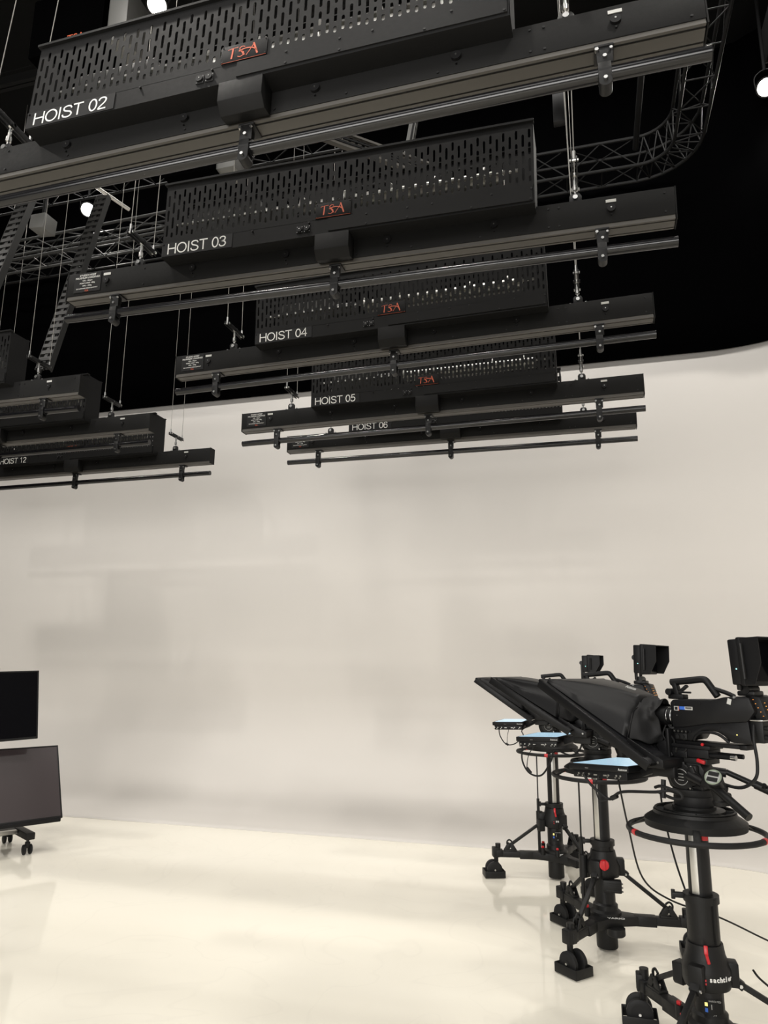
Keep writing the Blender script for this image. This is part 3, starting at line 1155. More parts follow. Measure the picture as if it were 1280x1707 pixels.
    b.done('silver_strip', cl)
    # steering ring and its tray
    b = N('rubber').torus((0, 0, ring_z), .262, .0115, (0, 0, 1), 72, 12)
    rg = b.done('steering_ring', t)
    for d in marks:
        a = math.radians(d) - rz
        b = N('red').torus((0, 0, ring_z), .262, .0125, (0, 0, 1), 5, 12, a - .045, a + .045)
        b.done('red_marker', rg)
    b = N('casting')
    for d in spokes:
        a = math.radians(d) - rz
        w_ = .026
        b.bar(R_(a, .175, ring_z + .045), R_(a, .256, ring_z + .002), w_, .008, .002)
    b.done('spoke', rg)
    z = ring_z
    b = N('casting')
    b.lathe((0, 0, z), [(.0, .022), (.185, .016), (.196, .018), (.198, .044), (.192, .049), (.162, .068), (.160, .080), (.153, .080), (.150, .070), (.0, .070)], 48, closed=False)
    b.lathe((0, 0, z), [(.12, .07), (.118, .086), (.085, .09), (.085, .1), (0, .1)], 36, closed=False)
    b.torus((0, 0, z + .083), .153, .004, (0, 0, 1), 48, 6)
    for k in range(8):
        aa = k * PI / 4
        b.bar(R_(aa, .085, z + .078), R_(aa, .152, z + .078), .004, .014)
    tr = b.done('ring_hub', t)
    b = N('red').box(R_(front_ang + .5, .06, z - .0), (.012, .022, .05), Matrix.Rotation(front_ang + .5, 3, 'Z'), .002)
    b.done('column_latch', t)
    # gas spring rod beside the column
    if rod_top:
        b = N('casting').cyl(R_(rod_ang, .118, .18), R_(rod_ang, .118, sh1 + .06), .011, 12)
        b.cyl(R_(rod_ang, .112, sh0 - .02), R_(rod_ang, .112, sh0 + .10), .024, 16)
        b.use(M['blackmetal']).cyl(R_(rod_ang, .118, sh1 + .05), R_(rod_ang, .118, rod_top), .005, 8)
        b.done('gas_spring', t)
    return t


# ------------------------------------------------------------------ fluid head, camera, teleprompter
# local axes of the head group: +X lens direction, +Y camera's left (towards the viewer), Z up
def make_head(loc, ang, dz, label, near=False):
    t = thing('fluid_head', label, 'tripod head', (loc[0], loc[1], dz), ang, 'fluid heads under the studio cameras')
    b = N('rubber').lathe((0, 0, 0), [(.055, .978), (.072, .99), (.077, 1.0), (.077, 1.03), (.075, 1.034), (.079, 1.04), (.079, 1.062), (.06, 1.066)], 36)
    b.done('pan_drum', t)
    b = N('casting')
    b.prism([(-.07, 1.06), (.075, 1.06), (.09, 1.1), (.085, 1.15), (.06, 1.175), (-.06, 1.175), (-.08, 1.14)], 'xz', -.045, .045, .008)
    b.prism([(-.1, 1.165), (.09, 1.165), (.09, 1.188), (-.1, 1.188)], 'xz', -.05, .05, .003)
    b.bx(-.06, -.02, .04, .07, 1.08, 1.16, .006)
    b.bar((-.03, .055, 1.06), (.0, .06, 1.17), .014, .012, .003)
    b.box((-.05, .06, 1.12), (.03, .04, .07), Matrix.Rotation(.4, 3, 'Y'), .006)
    b.done('body', t)
    b = N('casting').lathe((.008, 0, 1.11), [(0, .048), (.05, .048), (.054, .052), (.054, .066), (.05, .07), (0, .07)], 36, (0, 1, 0), closed=False)
    dk = b.done('side_disc', t)
    b = N('textdim')
    b.torus((.008, .0706, 1.11), .031, .0013, (0, 1, 0), 40, 6, .5, 5.9)
    for dz_ in (-.012, 0, .012):
        b.bx(-.004, .02, .070, .072, 1.11 + dz_ - .0013, 1.11 + dz_ + .0013)
    b.done('emblem', dk)
    b = N('steel')
    for (x, z) in ((-.04, 1.155), (.05, 1.16), (-.03, 1.07)):
        b.cyl((x, .045, z), (x, .072, z), .004, 8)
    b.done('screw', t)
    N('red').box((-.075, .05, 1.178), (.035, .02, .015), Matrix.Rotation(-.25, 3, 'Y'), .004).done('platform_latch', t)
    # sliding plate assembly
    b = N('blackplastic').bx(-.11, .06, -.045, .055, 1.19, 1.225, .004).bx(-.12, .055, -.05, .06, 1.225, 1.24, .003)
    b.bx(-.26, .035, -.035, .045, 1.238, 1.253, .003)
    b.bx(-.265, -.235, -.03, .05, 1.236, 1.256, .004)
    b.done('sliding_plate', t)
    N('red').cyl((-.09, .055, 1.245), (-.09, .062, 1.245), .006, 10).done('plate_button', t)
    b = N('steel').bar((.03, .06, 1.205), (.022, .066, 1.222), .006, .004).bar((-.01, .06, 1.205), (-.022, .066, 1.222), .006, .004)
    b.done('clamp_lever', t)
    # far pan bar
    b = N('blackmetal').tube([(-.05, -.06, 1.13), (-.10, -.09, 1.125)], .018, 12, 0)
    b.tube([(-.10, -.09, 1.13), (-.34, -.17, 1.03)], .0115, 12, 0).tube([(-.2, -.123, 1.09), (-.30, -.157, 1.047)], .017, 12, 0)
    b.cyl((-.24, -.15, 1.065), (-.235, -.12, 1.09), .012, 10)
    b.tube([(-.34, -.17, 1.03), (-.46, -.21, .98)], .0155, 12, 0)
    b.done('pan_bar', t)
    # near pan bar with zoom grip
    b = N('blackmetal').cyl((-.03, .07, 1.12), (-.10, .09, 1.1), .02, 12)
    b.box((-.13, .1, 1.11), (.05, .04, .045), Matrix.Rotation(-.3, 3, 'Y'), .006)
    b.tube([(-.12, .1, 1.115), (-.30, .15, 1.01)], .016, 14, 0)
    b.tube([(-.14, .08, 1.09), (-.15, .08, 1.06)], .02, 12, 0)
    b.done('pan_bar', t)
    ax = Vector((-.12, .78, .62)).normalized()
    c = Vector((-.165, .135, 1.135))
    g = N('casting').lathe(c - ax * .08, [(.018, -.02), (.028, -.01), (.032, .0), (.027, .01), (.029, .04), (.033, .065), (.035, .075), (.03, .08)], 24, ax)
    g.lathe(c - ax * .055, [(.028, -.075), (.030, -.06), (.026, -.055), (.026, .0)], 20, (0.05, .1, 1))
    g.box(c - ax * .07 + Vector((-.03, 0, -.04)), (.03, .03, .05), None, .01)
    g = g.done('zoom_grip', t)
    b = N('greenrim').torus(c, .029, .0035, ax, 32, 8)
    b.use(M['textdim']).lathe(c - ax * .001, [(0, .003), (.027, .002), (.027, -.002)], 24, ax, closed=False)
    b.use(M['plate'])
    s = ax.orthogonal().normalized()
    s = Vector((1, 0, 0)) - ax * ax.x
    s.normalize()
    v = ax.cross(s)
    rot = Matrix((s, v, ax)).transposed()
    for k in (-1, 1):
        b.box(c + v * k * .012 + ax * .004, (.040, .017, .002), rot, .0008)
    b.done('dial', g)
    if near:
        b = N('blackmetal')
        b.box((-.33, -.13, 1.05), (.05, .05, .08), Matrix.Rotation(.3, 3, 'Y'), .01)
        b.cyl((-.28, -.12, 1.115), (-.33, -.15, 1.125), .026, 14)
        b.lathe((-.31, -.12, 1.06), [(.02, -.02), (.026, -.01), (.026, .03), (.018, .04)], 16, (0, 1, .3))
        b.done('focus_control', t)
    return t


def make_camera(loc, ang, dz, label, vf_tilt=0.0, vf_z=1.49, vf_h=.165, vf_w=.2, vf_rot=0, sticker=True):
    t = thing('studio_camera', label, 'camera', (loc[0], loc[1], dz), ang, 'studio cameras on pedestals')
    up = [(.035, 1.405), (.022, 1.418), (-.04, 1.421), (-.15, 1.423), (-.2, 1.436), (-.285, 1.443), (-.30, 1.437), (-.318, 1.385), (-.285, 1.345), (-.19, 1.335), (-.12, 1.328), (-.02, 1.308), (.03, 1.305)]
    b = N('blackplastic').prism(up, 'xz', -.068, .07, .006)
    body = b.done('body', t)
    lo = [(.03, 1.307), (-.02, 1.31), (-.12, 1.33), (-.19, 1.337), (-.285, 1.347), (-.292, 1.275), (-.285, 1.262), (-.22, 1.262), (-.205, 1.266), (-.185, 1.285), (-.16, 1.298), (-.13, 1.302), (-.095, 1.299), (-.07, 1.285), (-.055, 1.262), (-.045, 1.257), (.022, 1.257), (.03, 1.262)]
    b = N('blackplastic').prism(lo, 'xz', -.055, .062, .004)
    rim = [(-.205, 1.262), (-.185, 1.279), (-.16, 1.292), (-.13, 1.296), (-.095, 1.293), (-.07, 1.279), (-.058, 1.26)]
    b.tube([(x, .066, z) for x, z in rim], .006, 6, 3)
    b.done('shoulder_base', t)
    for (x, z) in ((.012, 1.403), (-.10, 1.408), (-.045, 1.294), (-.17, 1.316)):
        N('blackmetal').cyl((x, .07 if z > 1.33 else .062, z), (x, .0725 if z > 1.33 else .0645, z), .004, 8).done('screw', t)
    N('steel').cyl((.005, .07, 1.355), (.005, .0725, 1.355), .002, 6).done('screw', t)
    sp = N('casting').bx(-.03, .022, .06, .067, 1.258, 1.284, .003).done('switch_panel', t)
    for x in (.008, -.012):
        N('casting').cyl((x, .066, 1.270), (x, .073, 1.270), .008, 14).done('button', sp)
    for x in (.02, .003, -.014, -.031):
        N('casting').cyl((x, .060, 1.292), (x, .074, 1.292), .006, 10).use(M['steel']).cyl((x, .074, 1.292), (x, .0755, 1.292), .002, 6).done('toggle_switch', t)
    # lamp of the lower switches
    N('yellowled').bx(-.240, -.236, .062, .0645, 1.292, 1.296).done('status_light', t)
    # rear control panel
    b = N('blackplastic').prism([(-.28, 1.44), (-.30, 1.447), (-.33, 1.44), (-.352, 1.37), (-.345, 1.358), (-.31, 1.352)], 'xz', -.07, .045, .005)
    rp = b.done('rear_panel', t)
    b = N('orange')
    rnd = random.Random(3)
    for i in range(5):
        for j in range(3):
            if rnd.random() < .8:
                x = -.305 - i * .0085
                z = 1.43 - i * .015
                b.bx(x - .0015, x + .0005 + rnd.random() * .002, .045, .0475, z - .001, z + .001)
    for i in range(5):
        for j in range(4):
            if rnd.random() < .7:
                f = i / 4
                x, z = -.3325 - f * .017, 1.43 - f * .05
                b.bx(x - .003, x - .001, -.05 + j * .024, -.044 + j * .024, z, z + .0025)
    b.done('lit_buttons', rp)
    b = N('blackmetal').bx(-.335, -.285, -.05, .05, 1.268, 1.35, .005)
    for i in range(4):
        b.cyl((-.335, -.03 + .022 * i, 1.29), (-.355, -.03 + .022 * i, 1.29), .009, 10)
        b.cyl((-.335, -.03 + .022 * i, 1.325), (-.348, -.03 + .022 * i, 1.325), .008, 10)
    b.use(M['steel']).bx(-.34, -.29, -.03, .06, 1.350, 1.356, .002)
    b.done('rear_connectors', t)
    # stickers
    if sticker:
        b = N('textdim').bx(-.004, .016, .0702, .0712, 1.374, 1.392)
        b.use(M['plate']).bx(-.0, .012, .071, .0716, 1.377, 1.389)
        b.use(M['logo']).bx(-.0065, -.0045, .0702, .0712, 1.374, 1.392)
        b.done('badge', body)
        b = N('blue').bx(-.032, -.0085, .0702, .0712, 1.379, 1.392)
        b.use(M['tag']).bx(-.066, -.032, .0702, .0712, 1.379, 1.392)
        b.use(M['plate'])
        rnd = random.Random(1)
        x = -.035
        while x > -.062:
            wd = .0006 + rnd.random() * .0012
            b.bx(x - wd, x, .0712, .0716, 1.382, 1.390)
            x -= wd + .0007
        b.done('barcode_sticker', body)
        b = N('tag').box((-.222, .0708, 1.42), (.016, .001, .022), Matrix.Rotation(-.3, 3, 'Y'))
        b.done('white_label', body)
        N('steel').cyl((-.245, .06, 1.432), (-.245, .074, 1.438), .006, 10).done('strap_stud', t)
    # handle
    b = N('blackplastic')
    b.tube([(.062, .0, 1.487), (.03, 0, 1.491), (-.02, 0, 1.496), (-.075, 0, 1.502), (-.095, 0, 1.497), (-.112, 0, 1.475), (-.14, 0, 1.435)], .0148, 12, 4)
    b.bar((.03, 0, 1.42), (.045, 0, 1.485), .03, .022, .004)
    b.bar((-.01, 0, 1.475), (.035, 0, 1.44), .02, .012, .003)
    b.box((.035, 0, 1.428), (.07, .045, .02), None, .004)
    b.cyl((.06, -.02, 1.448), (.06, .035, 1.448), .014, 14)
    b.cyl((-.03, .01, 1.447), (.07, .01, 1.447), .004, 8)
    b.tube([(-.13, 0, 1.465), (-.18, 0, 1.450), (-.21, 0, 1.437)], .009, 8, 3)
    b.done('handle', t)
    # lens
    b = N('blackmetal').lathe((.03, 0, 1.345), [(.045, 0), (.047, .006), (.046, .014), (.036, .018), (.036, .05), (.041, .054), (.041, .095), (.046, .1), (.046, .14)], 36, (1, 0, 0))
    ln = b.done('lens', t)
    b = N('steel').torus((.058, 0, 1.345), .0365, .0016, (1, 0, 0), 36, 6).torus((.078, 0, 1.345), .0365, .001, (1, 0, 0), 36, 6)
    b.use(M['lensglass']).lathe((.168, 0, 1.345), [(.040, 0), (.03, .006), (0, .01)], 24, (1, 0, 0), closed=False)
    b.done('lens_ring', ln)
    b = N('rubber').tube([(.05, .045, 1.31), (.055, .055, 1.28), (.035, .055, 1.25), (.045, .05, 1.22)], .0035, 6, 5)
    b.tube([(.075, .045, 1.31), (.085, .055, 1.27), (.06, .06, 1.235), (.05, .05, 1.215)], .003, 6, 5)
    b.tube([(.03, .045, 1.302), (.045, .05, 1.3), (.06, .045, 1.31)], .006, 6, 4)
    b.done('lens_cable', t)
    b = N('rubber').tube([(-.30, .05, 1.335), (-.305, .07, 1.28), (-.31, .07, 1.2), (-.30, .075, 1.14), (-.24, .07, 1.10), (-.15, .05, 1.105), (-.09, .03, 1.14)], .0065, 8, 6)
    b.tube([(-.35, .0, 1.3), (-.37, 0, 1.22), (-.36, .0, 1.12), (-.37, .02, 1.06)], .002, 6, 5)
    b.done('camera_cable', t)
    # viewfinder
    z0, hh, ww = vf_z, vf_h, vf_w
    b = N('blackmetal').box((-.275, 0, 1.452), (.07, .08, .02), None, .006)
    b.cyl((-.275, -.045, 1.468), (-.275, .045, 1.468), .018, 16)
    b.bar((-.262, .055, 1.465), (-.262, .06, z0 + hh * .5), .016, .02, .004)
    b.bar((-.262, -.055, 1.465), (-.262, -.06, z0 + hh * .5), .016, .02, .004)
    b.cyl((-.262, -.075, z0 + hh * .55), (-.262, .075, z0 + hh * .55), .016, 14)
    b.done('viewfinder_bracket', t)
    vf = bpy.data.objects.new('viewfinder', None)
    b = N('blackplastic')
    b.bx(-.045, 0, -ww / 2, ww / 2, 0, hh, .006)
    b.bx(-.062, -.04, -ww / 2 - .006, ww / 2 + .006, -.006, hh + .006, .006)
    vf = b.done('viewfinder', t, (-.272, 0, z0), vf_rot)
    vf.rotation_euler = (0, vf_tilt, vf_rot)
    b = N('blackplastic')
    for s in (-1, 1):
        b.prism([(-.06, .0), (-.06, hh), (-.135, hh), (-.135, hh * .45), (-.1, .0)], 'xz', s * (ww / 2 + .004) - .002, s * (ww / 2 + .004) + .002)
    b.bx(-.135, -.06, -ww / 2 - .004, ww / 2 + .004, hh - .002, hh + .002)
    b.use(M['blackmetal'])
    for s in (-1, 1):
        b.tube([(-.07, s * (ww / 2 + .018), .02), (-.07, s * (ww / 2 + .018), hh - .02)], .006, 8, 0)
    b.done('sun_hood', vf)
    b = N('screen_off').bx(-.0655, -.063, -ww / 2 + .01, ww / 2 - .01, .012, hh - .012)
    b.done('display', vf)
    N('led').bx(-.03, -.026, ww / 2 + .001, ww / 2 + .003, hh * .33, hh * .33 + .005).done('tally_light', vf)
    return t


def make_prompter(loc, ang, dz, label, tip=(.585, 1.488), bot=(.03, 1.168), mon=(.18, .49, 1.118, .05), loops=0, name=True):
    t = thing('teleprompter', label, 'teleprompter', (loc[0], loc[1], dz), ang, 'teleprompters in front of the cameras')
    HW = .252
    T, Bo = Vector((tip[0], 0, tip[1])), Vector((bot[0], 0, bot[1]))
    d = (T - Bo)
    L = d.length
    d.normalize()
    yv = Vector((0, 1, 0))
    n = d.cross(yv).normalized()
    if n.z > 0:
        n = -n
    rot = Matrix((d, yv, -n)).transposed()
    if rot.determinant() < 0:
        rot = Matrix((d, yv, n)).transposed()
    mid = (T + Bo) / 2
    b = N('hood')
    for s in (-1, 1):
        b.box(mid + yv * s * (HW - .013), (L, .026, .012), rot, .002)
        b.box(mid + yv * s * (HW - .001) + n * .014, (L * .985, .005, .036), rot, .001)
    b.box(T - d * .014, (.028, 2 * HW, .012), rot, .002)
    b.box(Bo + d * .02, (.04, 2 * HW, .014), rot, .002)
    b.done('glass_frame', t)
    b = N('glass').box(mid + n * .004, (L - .04, 2 * HW - .04, .003), rot)
    b.done('mirror_glass', t)
    # hood loft from the frame back to the lens opening
    zf = lambda u: Bo.z + (u - Bo.x) * (T.z - Bo.z) / (T.x - Bo.x) + .006
    ue = .165
    rings = []
    K = 12
    for i in range(K + 1):
        s = i / K
        u = (T.x - .025) + (ue - (T.x - .025)) * s
        zb = zf(u)
        zt = tip[1] + .002 - .066 * s ** 1.9
        zt = max(zt, zb + .004)
        wb = HW - .03 - .035 * s
        wt = wb - .01 - .09 * s
        rr = min(.055 * min(1, s * 2.5 + .05), (zt - zb) * .8)
        pts = []
        prof = [(-wb, zb), (-wb + (wb - wt) * .25, zb + (zt - zb) * .35), (-wb + (wb - wt) * .55, zt - rr * 1.0)]
        for a in range(1, 6):
            th = PI / 2 * a / 5
            prof.append((-wt - .0 + rr * (1 - math.cos(th)) * .9, zt - rr * (1 - math.sin(th))))
        full = prof + [(-y, z) for (y, z) in prof[::-1]]
        rings.append([Vector((u, y, z)) for (y, z) in full])
    b = N('hood').loft(rings, cap=False, closed=True)
    hd = b.done('hood', t, angle=50)
    hd_s = hd.modifiers.new('thick', 'SOLIDIFY')
    hd_s.thickness = .003
    if name:
        p = Vector((.235, .085, tip[1] - .025))
        text('lettering', 'Autocue', .020, 'textdim', hd, p, cols((-1, .12, -.22), (.0, -.75, .65)), ext=.001, offset=.0004, sx=.8)
    # cloth from hood to lens
    end = rings[-1]
    nn = len(end)
    R_ = []
    rnd = random.Random(5)
    cyl_c = Vector((.098, 0, 1.345))
    steps = 12
    ph = [rnd.uniform(0, 6) for _ in range(4)]
    NR = 40
    loop = []
    per = [0]
    for j in range(nn):
        per.append(per[-1] + (end[(j + 1) % nn] - end[j]).length)
    for k in range(NR):
        d_ = per[-1] * k / NR
        j = max(i for i in range(nn) if per[i] <= d_)
        loop.append(end[j].lerp(end[(j + 1) % nn], (d_ - per[j]) / max(1e-6, per[j + 1] - per[j])))
    for i in range(steps + 1):
        s = i / steps
        ring = []
        for j, p in enumerate(loop):
            a = math.atan2(p.z - 1.345, p.y)
            rr = .066 + .008 * math.sin(5 * a + 1)
            q = cyl_c + Vector((.012 * math.sin(3 * a), math.cos(a) * rr, math.sin(a) * rr - (.045 if math.sin(a) < -.2 else 0)))
            v = p.lerp(q, s)
            sag = math.sin(PI * s)
            out_ = Vector((0, math.cos(a), math.sin(a)))
            fold = .010 * math.sin(6 * a + ph[0] + 2.5 * s) + .008 * math.sin(11 * a + ph[1] - 5 * s) + .006 * math.sin(4 * a + 9 * s + ph[3])
            v = v + out_ * (sag * (.004 + fold) + (.4 * fold if s > .5 else 0) * s)
            v.z -= .012 * sag
            v.x += .008 * sag * math.sin(5 * a + ph[2] + 6 * s)
            if i == 0:
                v.x += .006
                v = v + out_ * .004
            ring.append(v)
        R_.append(ring)
    b = N('cloth').loft(R_, cap=False, closed=True)
    c = b.done('cloth_shroud', t, angle=70)
    m = c.modifiers.new('sub', 'SUBSURF')
    m.levels = m.render_levels = 1
    m = c.modifiers.new('thick', 'SOLIDIFY')
    m.thickness = .002
    # mount under the hood
    b = N('hood')
    b.prism([(.0, 1.155), (.07, 1.15), (.16, 1.235), (.16, 1.262), (.05, 1.205), (.0, 1.185)], 'xz', .20, .208, .002)
    b.prism([(.0, 1.155), (.07, 1.15), (.16, 1.235), (.16, 1.262), (.05, 1.205), (.0, 1.185)], 'xz', -.208, -.20, .002)
    b.bx(.0, .04, -.2, .2, 1.15, 1.185, .004)
    b.bx(.045, .06, -.03, .08, 1.14, 1.30, .004)
    b.bx(-.02, .06, -.05, .06, 1.185, 1.215, .004)
    b.box((.075, .06, 1.21), (.05, .02, .07), Matrix.Rotation(.5, 3, 'Y'), .004)
    for y in (-.03, .04):
        b.cyl((-.21, y, 1.203), (.1, y, 1.203), .0095, 12)
    b.use(M['blackmetal']).bx(.0, .1, .1, .13, 1.11, 1.16, .004).bx(.0, .1, -.13, -.1, 1.11, 1.16, .004)
    b.done('mount_bracket', t)
    b = N('steel').cyl((.02, .21, 1.175), (.02, .213, 1.175), .005, 8).cyl((-.215, .04, 1.203), (-.195, .04, 1.203), .0105, 12)
    b.done('screw', t)
    # monitor lying flat under the glass
    u0, u1, mz, tilt = mon
    Lm = u1 - u0
    W = .18
    rm = Matrix.Rotation(tilt, 3, 'Y')
    cc = Vector(((u0 + u1) / 2, 0, mz))
    q = lambda x, y, z: cc + rm @ Vector((x, y, z))
    b = N('blackplastic').box(q(0, 0, .0), (Lm, 2 * W, .026), rm, .004)
    b.box(q(.0, 0, -.028), (Lm * .9, 2 * W - .02, .034), rm, .004)
    b.bar(q(-Lm / 2, .08, -.02), (.05, .08, 1.16), .03, .03, .003)
    b.bar(q(-Lm / 2, -.08, -.02), (.05, -.08, 1.16), .03, .03, .003)
    mn = b.done('monitor', t)
    b = N('screen_on').box(q(0, 0, .0138), (Lm - .03, 2 * W - .03, .001), rm)
    b.done('screen', mn)
    b = N('steel')
    for i, x in enumerate((-.11, -.09, -.05, -.03, .02, .05, .08, .105)):
        if abs(x) < Lm / 2 - .01:
            if i in (3, 4):
                b.box(q(x, W - .009, -.03), (.018, .003, .006), rm)
            else:
                b.cyl(q(x, W - .012, -.028), q(x, W - .004, -.028), .0045, 8)
                b.cyl(q(x + .008, W - .012, -.036), q(x + .008, W - .006, -.036), .003, 8)
    b.done('connectors', mn)
    rt = rm @ Vector((-1, 0, 0))
    text('lettering', 'Autocue', .014, 'white', mn, q(-Lm / 2 + .05, W + .0015, -.005), cols(rt, rm @ Vector((0, 0, 1))), sx=.9)
    text('lettering', 'Autocue', .005, 'textdim', mn, q(Lm / 2 - .09, W + .0015, -.004), cols(rt, rm @ Vector((0, 0, 1))))
    # cable loops
    b = N('rubber')
    x0 = Lm / 2 - .03
    if loops == 1:      # big loops hanging free
        b.tube([q(x0 - .02, W, -.03), q(x0 - .03, W + .015, -.09), q(x0 - .075, W + .015, -.15), q(x0 - .14, W, -.145), q(x0 - .20, W - .02, -.09), q(-Lm / 2 + .02, W - .04, -.05), (u0 - .05, .1, mz), (.06, .09, mz + .03)], .004, 8, 6)
        b.tube([q(x0 - .10, W, -.03), q(x0 - .085, W + .01, -.09), q(x0 - .08, W + .01, -.15)], .0022, 6, 5)
        b.cyl(q(x0 - .07, W + .014, -.145), q(x0 - .09, W + .014, -.155), .008, 8)
    elif loops == 2:
        b.tube([q(x0 - .01, W, -.03), q(x0 - .01, W + .02, -.12), q(x0 - .05, W + .02, -.19), q(x0 - .12, W + .01, -.2), q(x0 - .18, W, -.12), q(-Lm / 2 + .03, W - .01, -.06), q(-Lm / 2 - .05, W - .05, -.09), (.07, .1, mz - .04), (.06, .09, mz + .05)], .0052, 8, 6)
        b.tube([q(x0 - .09, W, -.03), q(x0 - .05, W + .015, -.09), q(x0 - .035, W + .02, -.16)], .0025, 6, 5)
        b.cyl(q(x0 - .035, W + .02, -.16), q(x0 - .06, W + .02, -.19), .009, 8)
    else:
        b.tube([q(x0 - .05, W, -.03), q(x0 - .09, W + .01, -.07), q(x0 - .17, W + .01, -.12), q(x0 - .20, W + .01, -.11), q(x0 - .26, W + .02, -.085), (.05, W + .02, mz - .06), (.0, W, mz - .05), (-.03, W - .02, mz - .06)], .006, 8, 6)
        b.tube([q(x0 - .13, W, -.03), q(x0 - .115, W + .01, -.08), q(x0 - .14, W + .02, -.13), q(x0 - .20, W + .01, -.115)], .0028, 6, 5)
        b.tube([(.06, W, mz - .045), (.02, W + .01, mz - .035), (-.05, W + .01, mz - .05), (-.06, W + .01, mz - .07), (-.02, W + .01, mz - .075), (.05, W, mz - .06)], .006, 8, 5)
        b.tube([(.02, W, mz - .01), (.02, W + .01, mz - .08)], .01, 8, 0)
        b.cyl(q(x0 - .19, W + .01, -.118), q(x0 - .22, W + .01, -.105), .01, 8)
    b.done('cable', t)
    return t


NEAR, MID, FAR = (.368, 3.406), (-.005, 4.667), (-.347, 5.994)
a = math.radians
make_pedestal(NEAR, a(-4), 'nearest camera pedestal with a long sleeve, its lower legs cut by the frame',
              .33, .485, .66, .896, a(245), a(190), a(60), 0, a(-90), 'lever', (10, 180, 200), (152, 24), (152, 24, 264))
make_pedestal(MID, a(0), 'middle camera pedestal with a round red knob on its collar',
              .385, .52, .575, .925, a(237), a(178), a(120), .9, a(-88), 'knob', (0, 315, 318), (-40, 80), (-40, 80, 200))
make_pedestal(FAR, a(66), 'farthest camera pedestal, smallest in view, with one caster standing clear at left',
              .37, .50, .535, .905, a(280 - 66), a(120), a(100), .88, a(-150), 'lever', (178, 200, 150), (-36, 84), (-36, 84, 204))
make_head(NEAR, a(90 + 54), 0, 'fluid head of the nearest camera with the pale-rimmed dial beside it', True)
make_head(MID, a(90 + 74), .012, 'fluid head above the middle pedestal, under the middle prompter hood')
make_head(FAR, a(90 + 84), -.01, 'fluid head on the farthest pedestal, mostly behind the prompter hoods')
make_camera(NEAR, a(90 + 54), 0, 'nearest studio camera with blue and white barcode sticker and amber rear buttons', .05, 1.485, .175, .21, a(-8))
make_camera(MID, a(90 + 74), .012, 'middle studio camera, its body half hidden by the nearest prompter hood', -.04, 1.505, .16, .19, a(-10))
make_camera(FAR, a(90 + 84), -.015, 'farthest studio camera, only handle and viewfinder above the hoods', .0, 1.525, .125, .16, a(-5), False)
make_prompter(NEAR, a(90 + 54), 0, 'nearest black teleprompter with a large hood and blue-lit flat monitor')
make_prompter(MID, a(90 + 74), 0, 'middle black teleprompter, second hood from the right, with hanging cable loop', (.565, 1.478), (.075, 1.19), (.175, .44, 1.125, .04), 2)
make_prompter(FAR, a(90 + 84), 0, 'farthest black teleprompter, leftmost small monitor with a thin cable loop', (.53, 1.456), (.09, 1.16), (.18, .42, 1.115, .03), 1, False)

# cables running from the near and middle cameras down to the floor
b = N('rubber').tube([(.08, 3.72, 1.06), (.082, 3.6, 1.033), (.118, 3.8, .809), (.175, 4.0, .553), (.302, 4.1, .437), (.534, 4.2, .349), (.775, 4.4, .206), (1.1, 4.5, .06), (1.35, 4.6, .007), (1.5, 4.7, .007)], .0045, 8, 8)
tag(b.done('camera_cable'), 'long black cable curving down behind the nearest pedestal to the right', 'cable')
b = N('rubber').tube([(.25, 3.55, 1.02), (.262, 3.56, .9), (.29, 3.53, .75), (.315, 3.47, .655)], .004, 8, 6)
tag(b.done('camera_cable'), 'short black cable dropping from the nearest steering ring to the sleeve clip', 'cable')
b = N('rubber').tube([(.56, 3.55, .35), (.6, 3.58, .30), (.75, 3.7, .17), (.95, 3.85, .06), (1.2, 4.0, .007)], .0045, 8, 6)
tag(b.done('camera_cable'), 'black cable along the right brace of the nearest pedestal', 'cable')

# ------------------------------------------------------------------ monitors at the left edge
dirv = Vector((math.sin(a(31)), math.cos(a(31)), 0))          # along the screens to the right
nv = Vector((math.cos(a(31)), -math.sin(a(31)), 0))           # screen normal to the viewer
rzt = math.atan2(dirv.y, dirv.x)


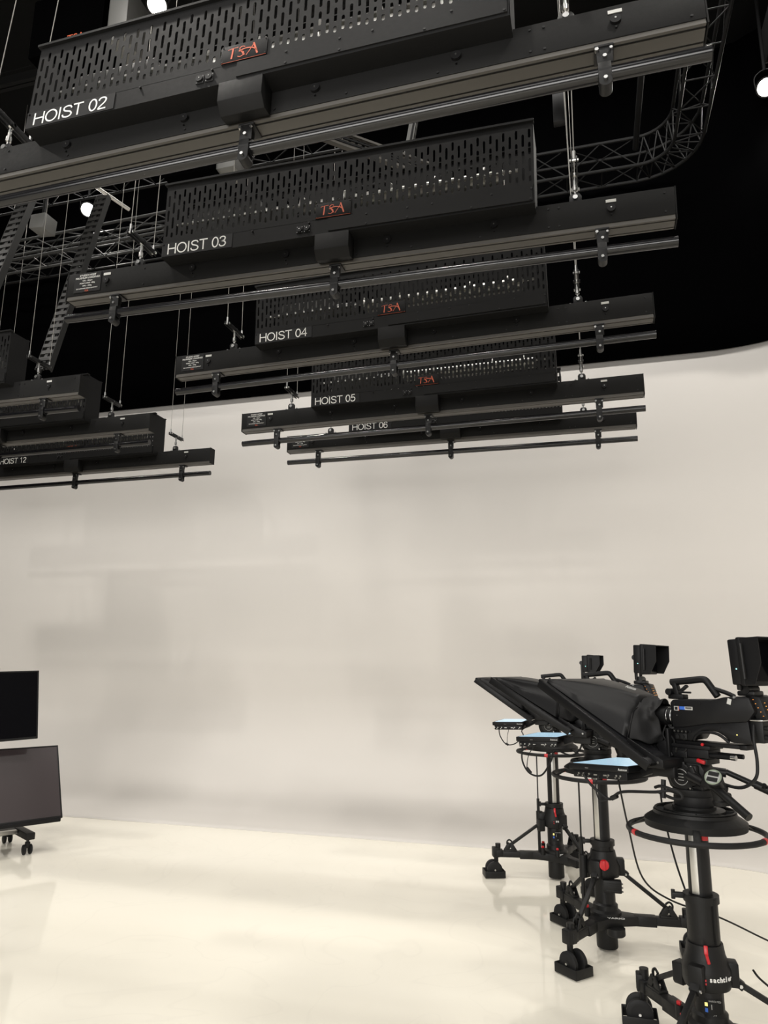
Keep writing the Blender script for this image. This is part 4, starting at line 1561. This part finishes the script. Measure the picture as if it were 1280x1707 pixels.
def tv(right_bottom, W, H, tilt, label, scr, lean=0):
    """local: +X along screen, -Y towards the viewer"""
    t = thing('flat_monitor', label, 'monitor', Vector(right_bottom) - dirv * W / 2, rzt)
    rm = Matrix.Rotation(tilt, 3, 'X') @ Matrix.Rotation(lean, 3, 'Y')
    q = lambda x, y, z: rm @ Vector((x, y, z))
    b = N('blackplastic').box(q(0, .022, H / 2), (W, .03, H), rm, .003)
    b.box(q(0, .05, H * .45), (W * .7, .03, H * .6), rm, .01)
    b.done('cabinet', t)
    b = N('blackmetal')
    for s in (-1, 1):
        b.box(q(s * (W / 2 - .006), .004, H / 2), (.012, .008, H), rm, .001)
    b.box(q(0, .004, H - .006), (W, .008, .012), rm, .001)
    b.box(q(0, .004, .009), (W, .010, .018), rm, .001)
    b.done('bezel', t)
    M_ = N(scr).box(q(0, .004, H / 2 + .003), (W - .022, .004, H - .028), rm)
    M_.done('screen', t)
    return t


t1 = tv((-4.632, 5.44, .895), 1.02, .577, a(-9), 'upper black monitor with a switched-off dark screen at the left edge', 'screen_off', -.03)
t2 = tv((-4.41, 5.57, .262), 1.02, .625, a(-25), 'lower monitor tilted back, its screen painted with a brown-grey reflection, above the cart', 'screen_reflection', -.0)
b = N('blackplastic').box((0, .0, -.012), (.98, .05, .03), None, .008)
b.done('speaker_bar', t2)

ct = thing('monitor_cart', 'black wheeled cart foot with casters under the two monitors', 'cart', Vector((-4.6, 5.5, 0)) - dirv * .55 - nv * .18, rzt)
for s in (-1, 1):
    x = s * .46
    b = N('blackmetal').bx(x - .035, x + .035, -.32, .32, .12, .175, .006)
    f = b.done('foot', ct)
    for y in (-.26, .26):
        c = N('blackmetal').cyl((x, y, .1), (x, y, .125), .012, 10).bx(x - .018, x + .018, y - .02, y + .02, .05, .1, .008)
        c = c.done('caster', ct)
        for k in (-1, 1):
            N('rubber').lathe((x + k * .012, y, .04), [(.03, 0), (.0385, .004), (.0395, .010), (.0385, .02), (.03, .024)], 24, (k, 0, 0)).done('wheel', c)
b = N('blackmetal').bx(-.46, .46, -.05, .05, .125, .17, .006)
b.done('crossbar', ct)
b = N('blackmetal').bx(-.2, -.14, .1, .16, .15, 1.5, .006).bx(.14, .2, .1, .16, .15, 1.5, .006).bx(-.25, .25, .07, .12, 1.1, 1.35, .006).bx(-.25, .25, .09, .14, .45, .65, .006)
b.done('upright', ct)
b = N('alu').bx(-.44, .42, -.11, -.06, .14, .17, .004)
b.done('cable_shelf', ct)
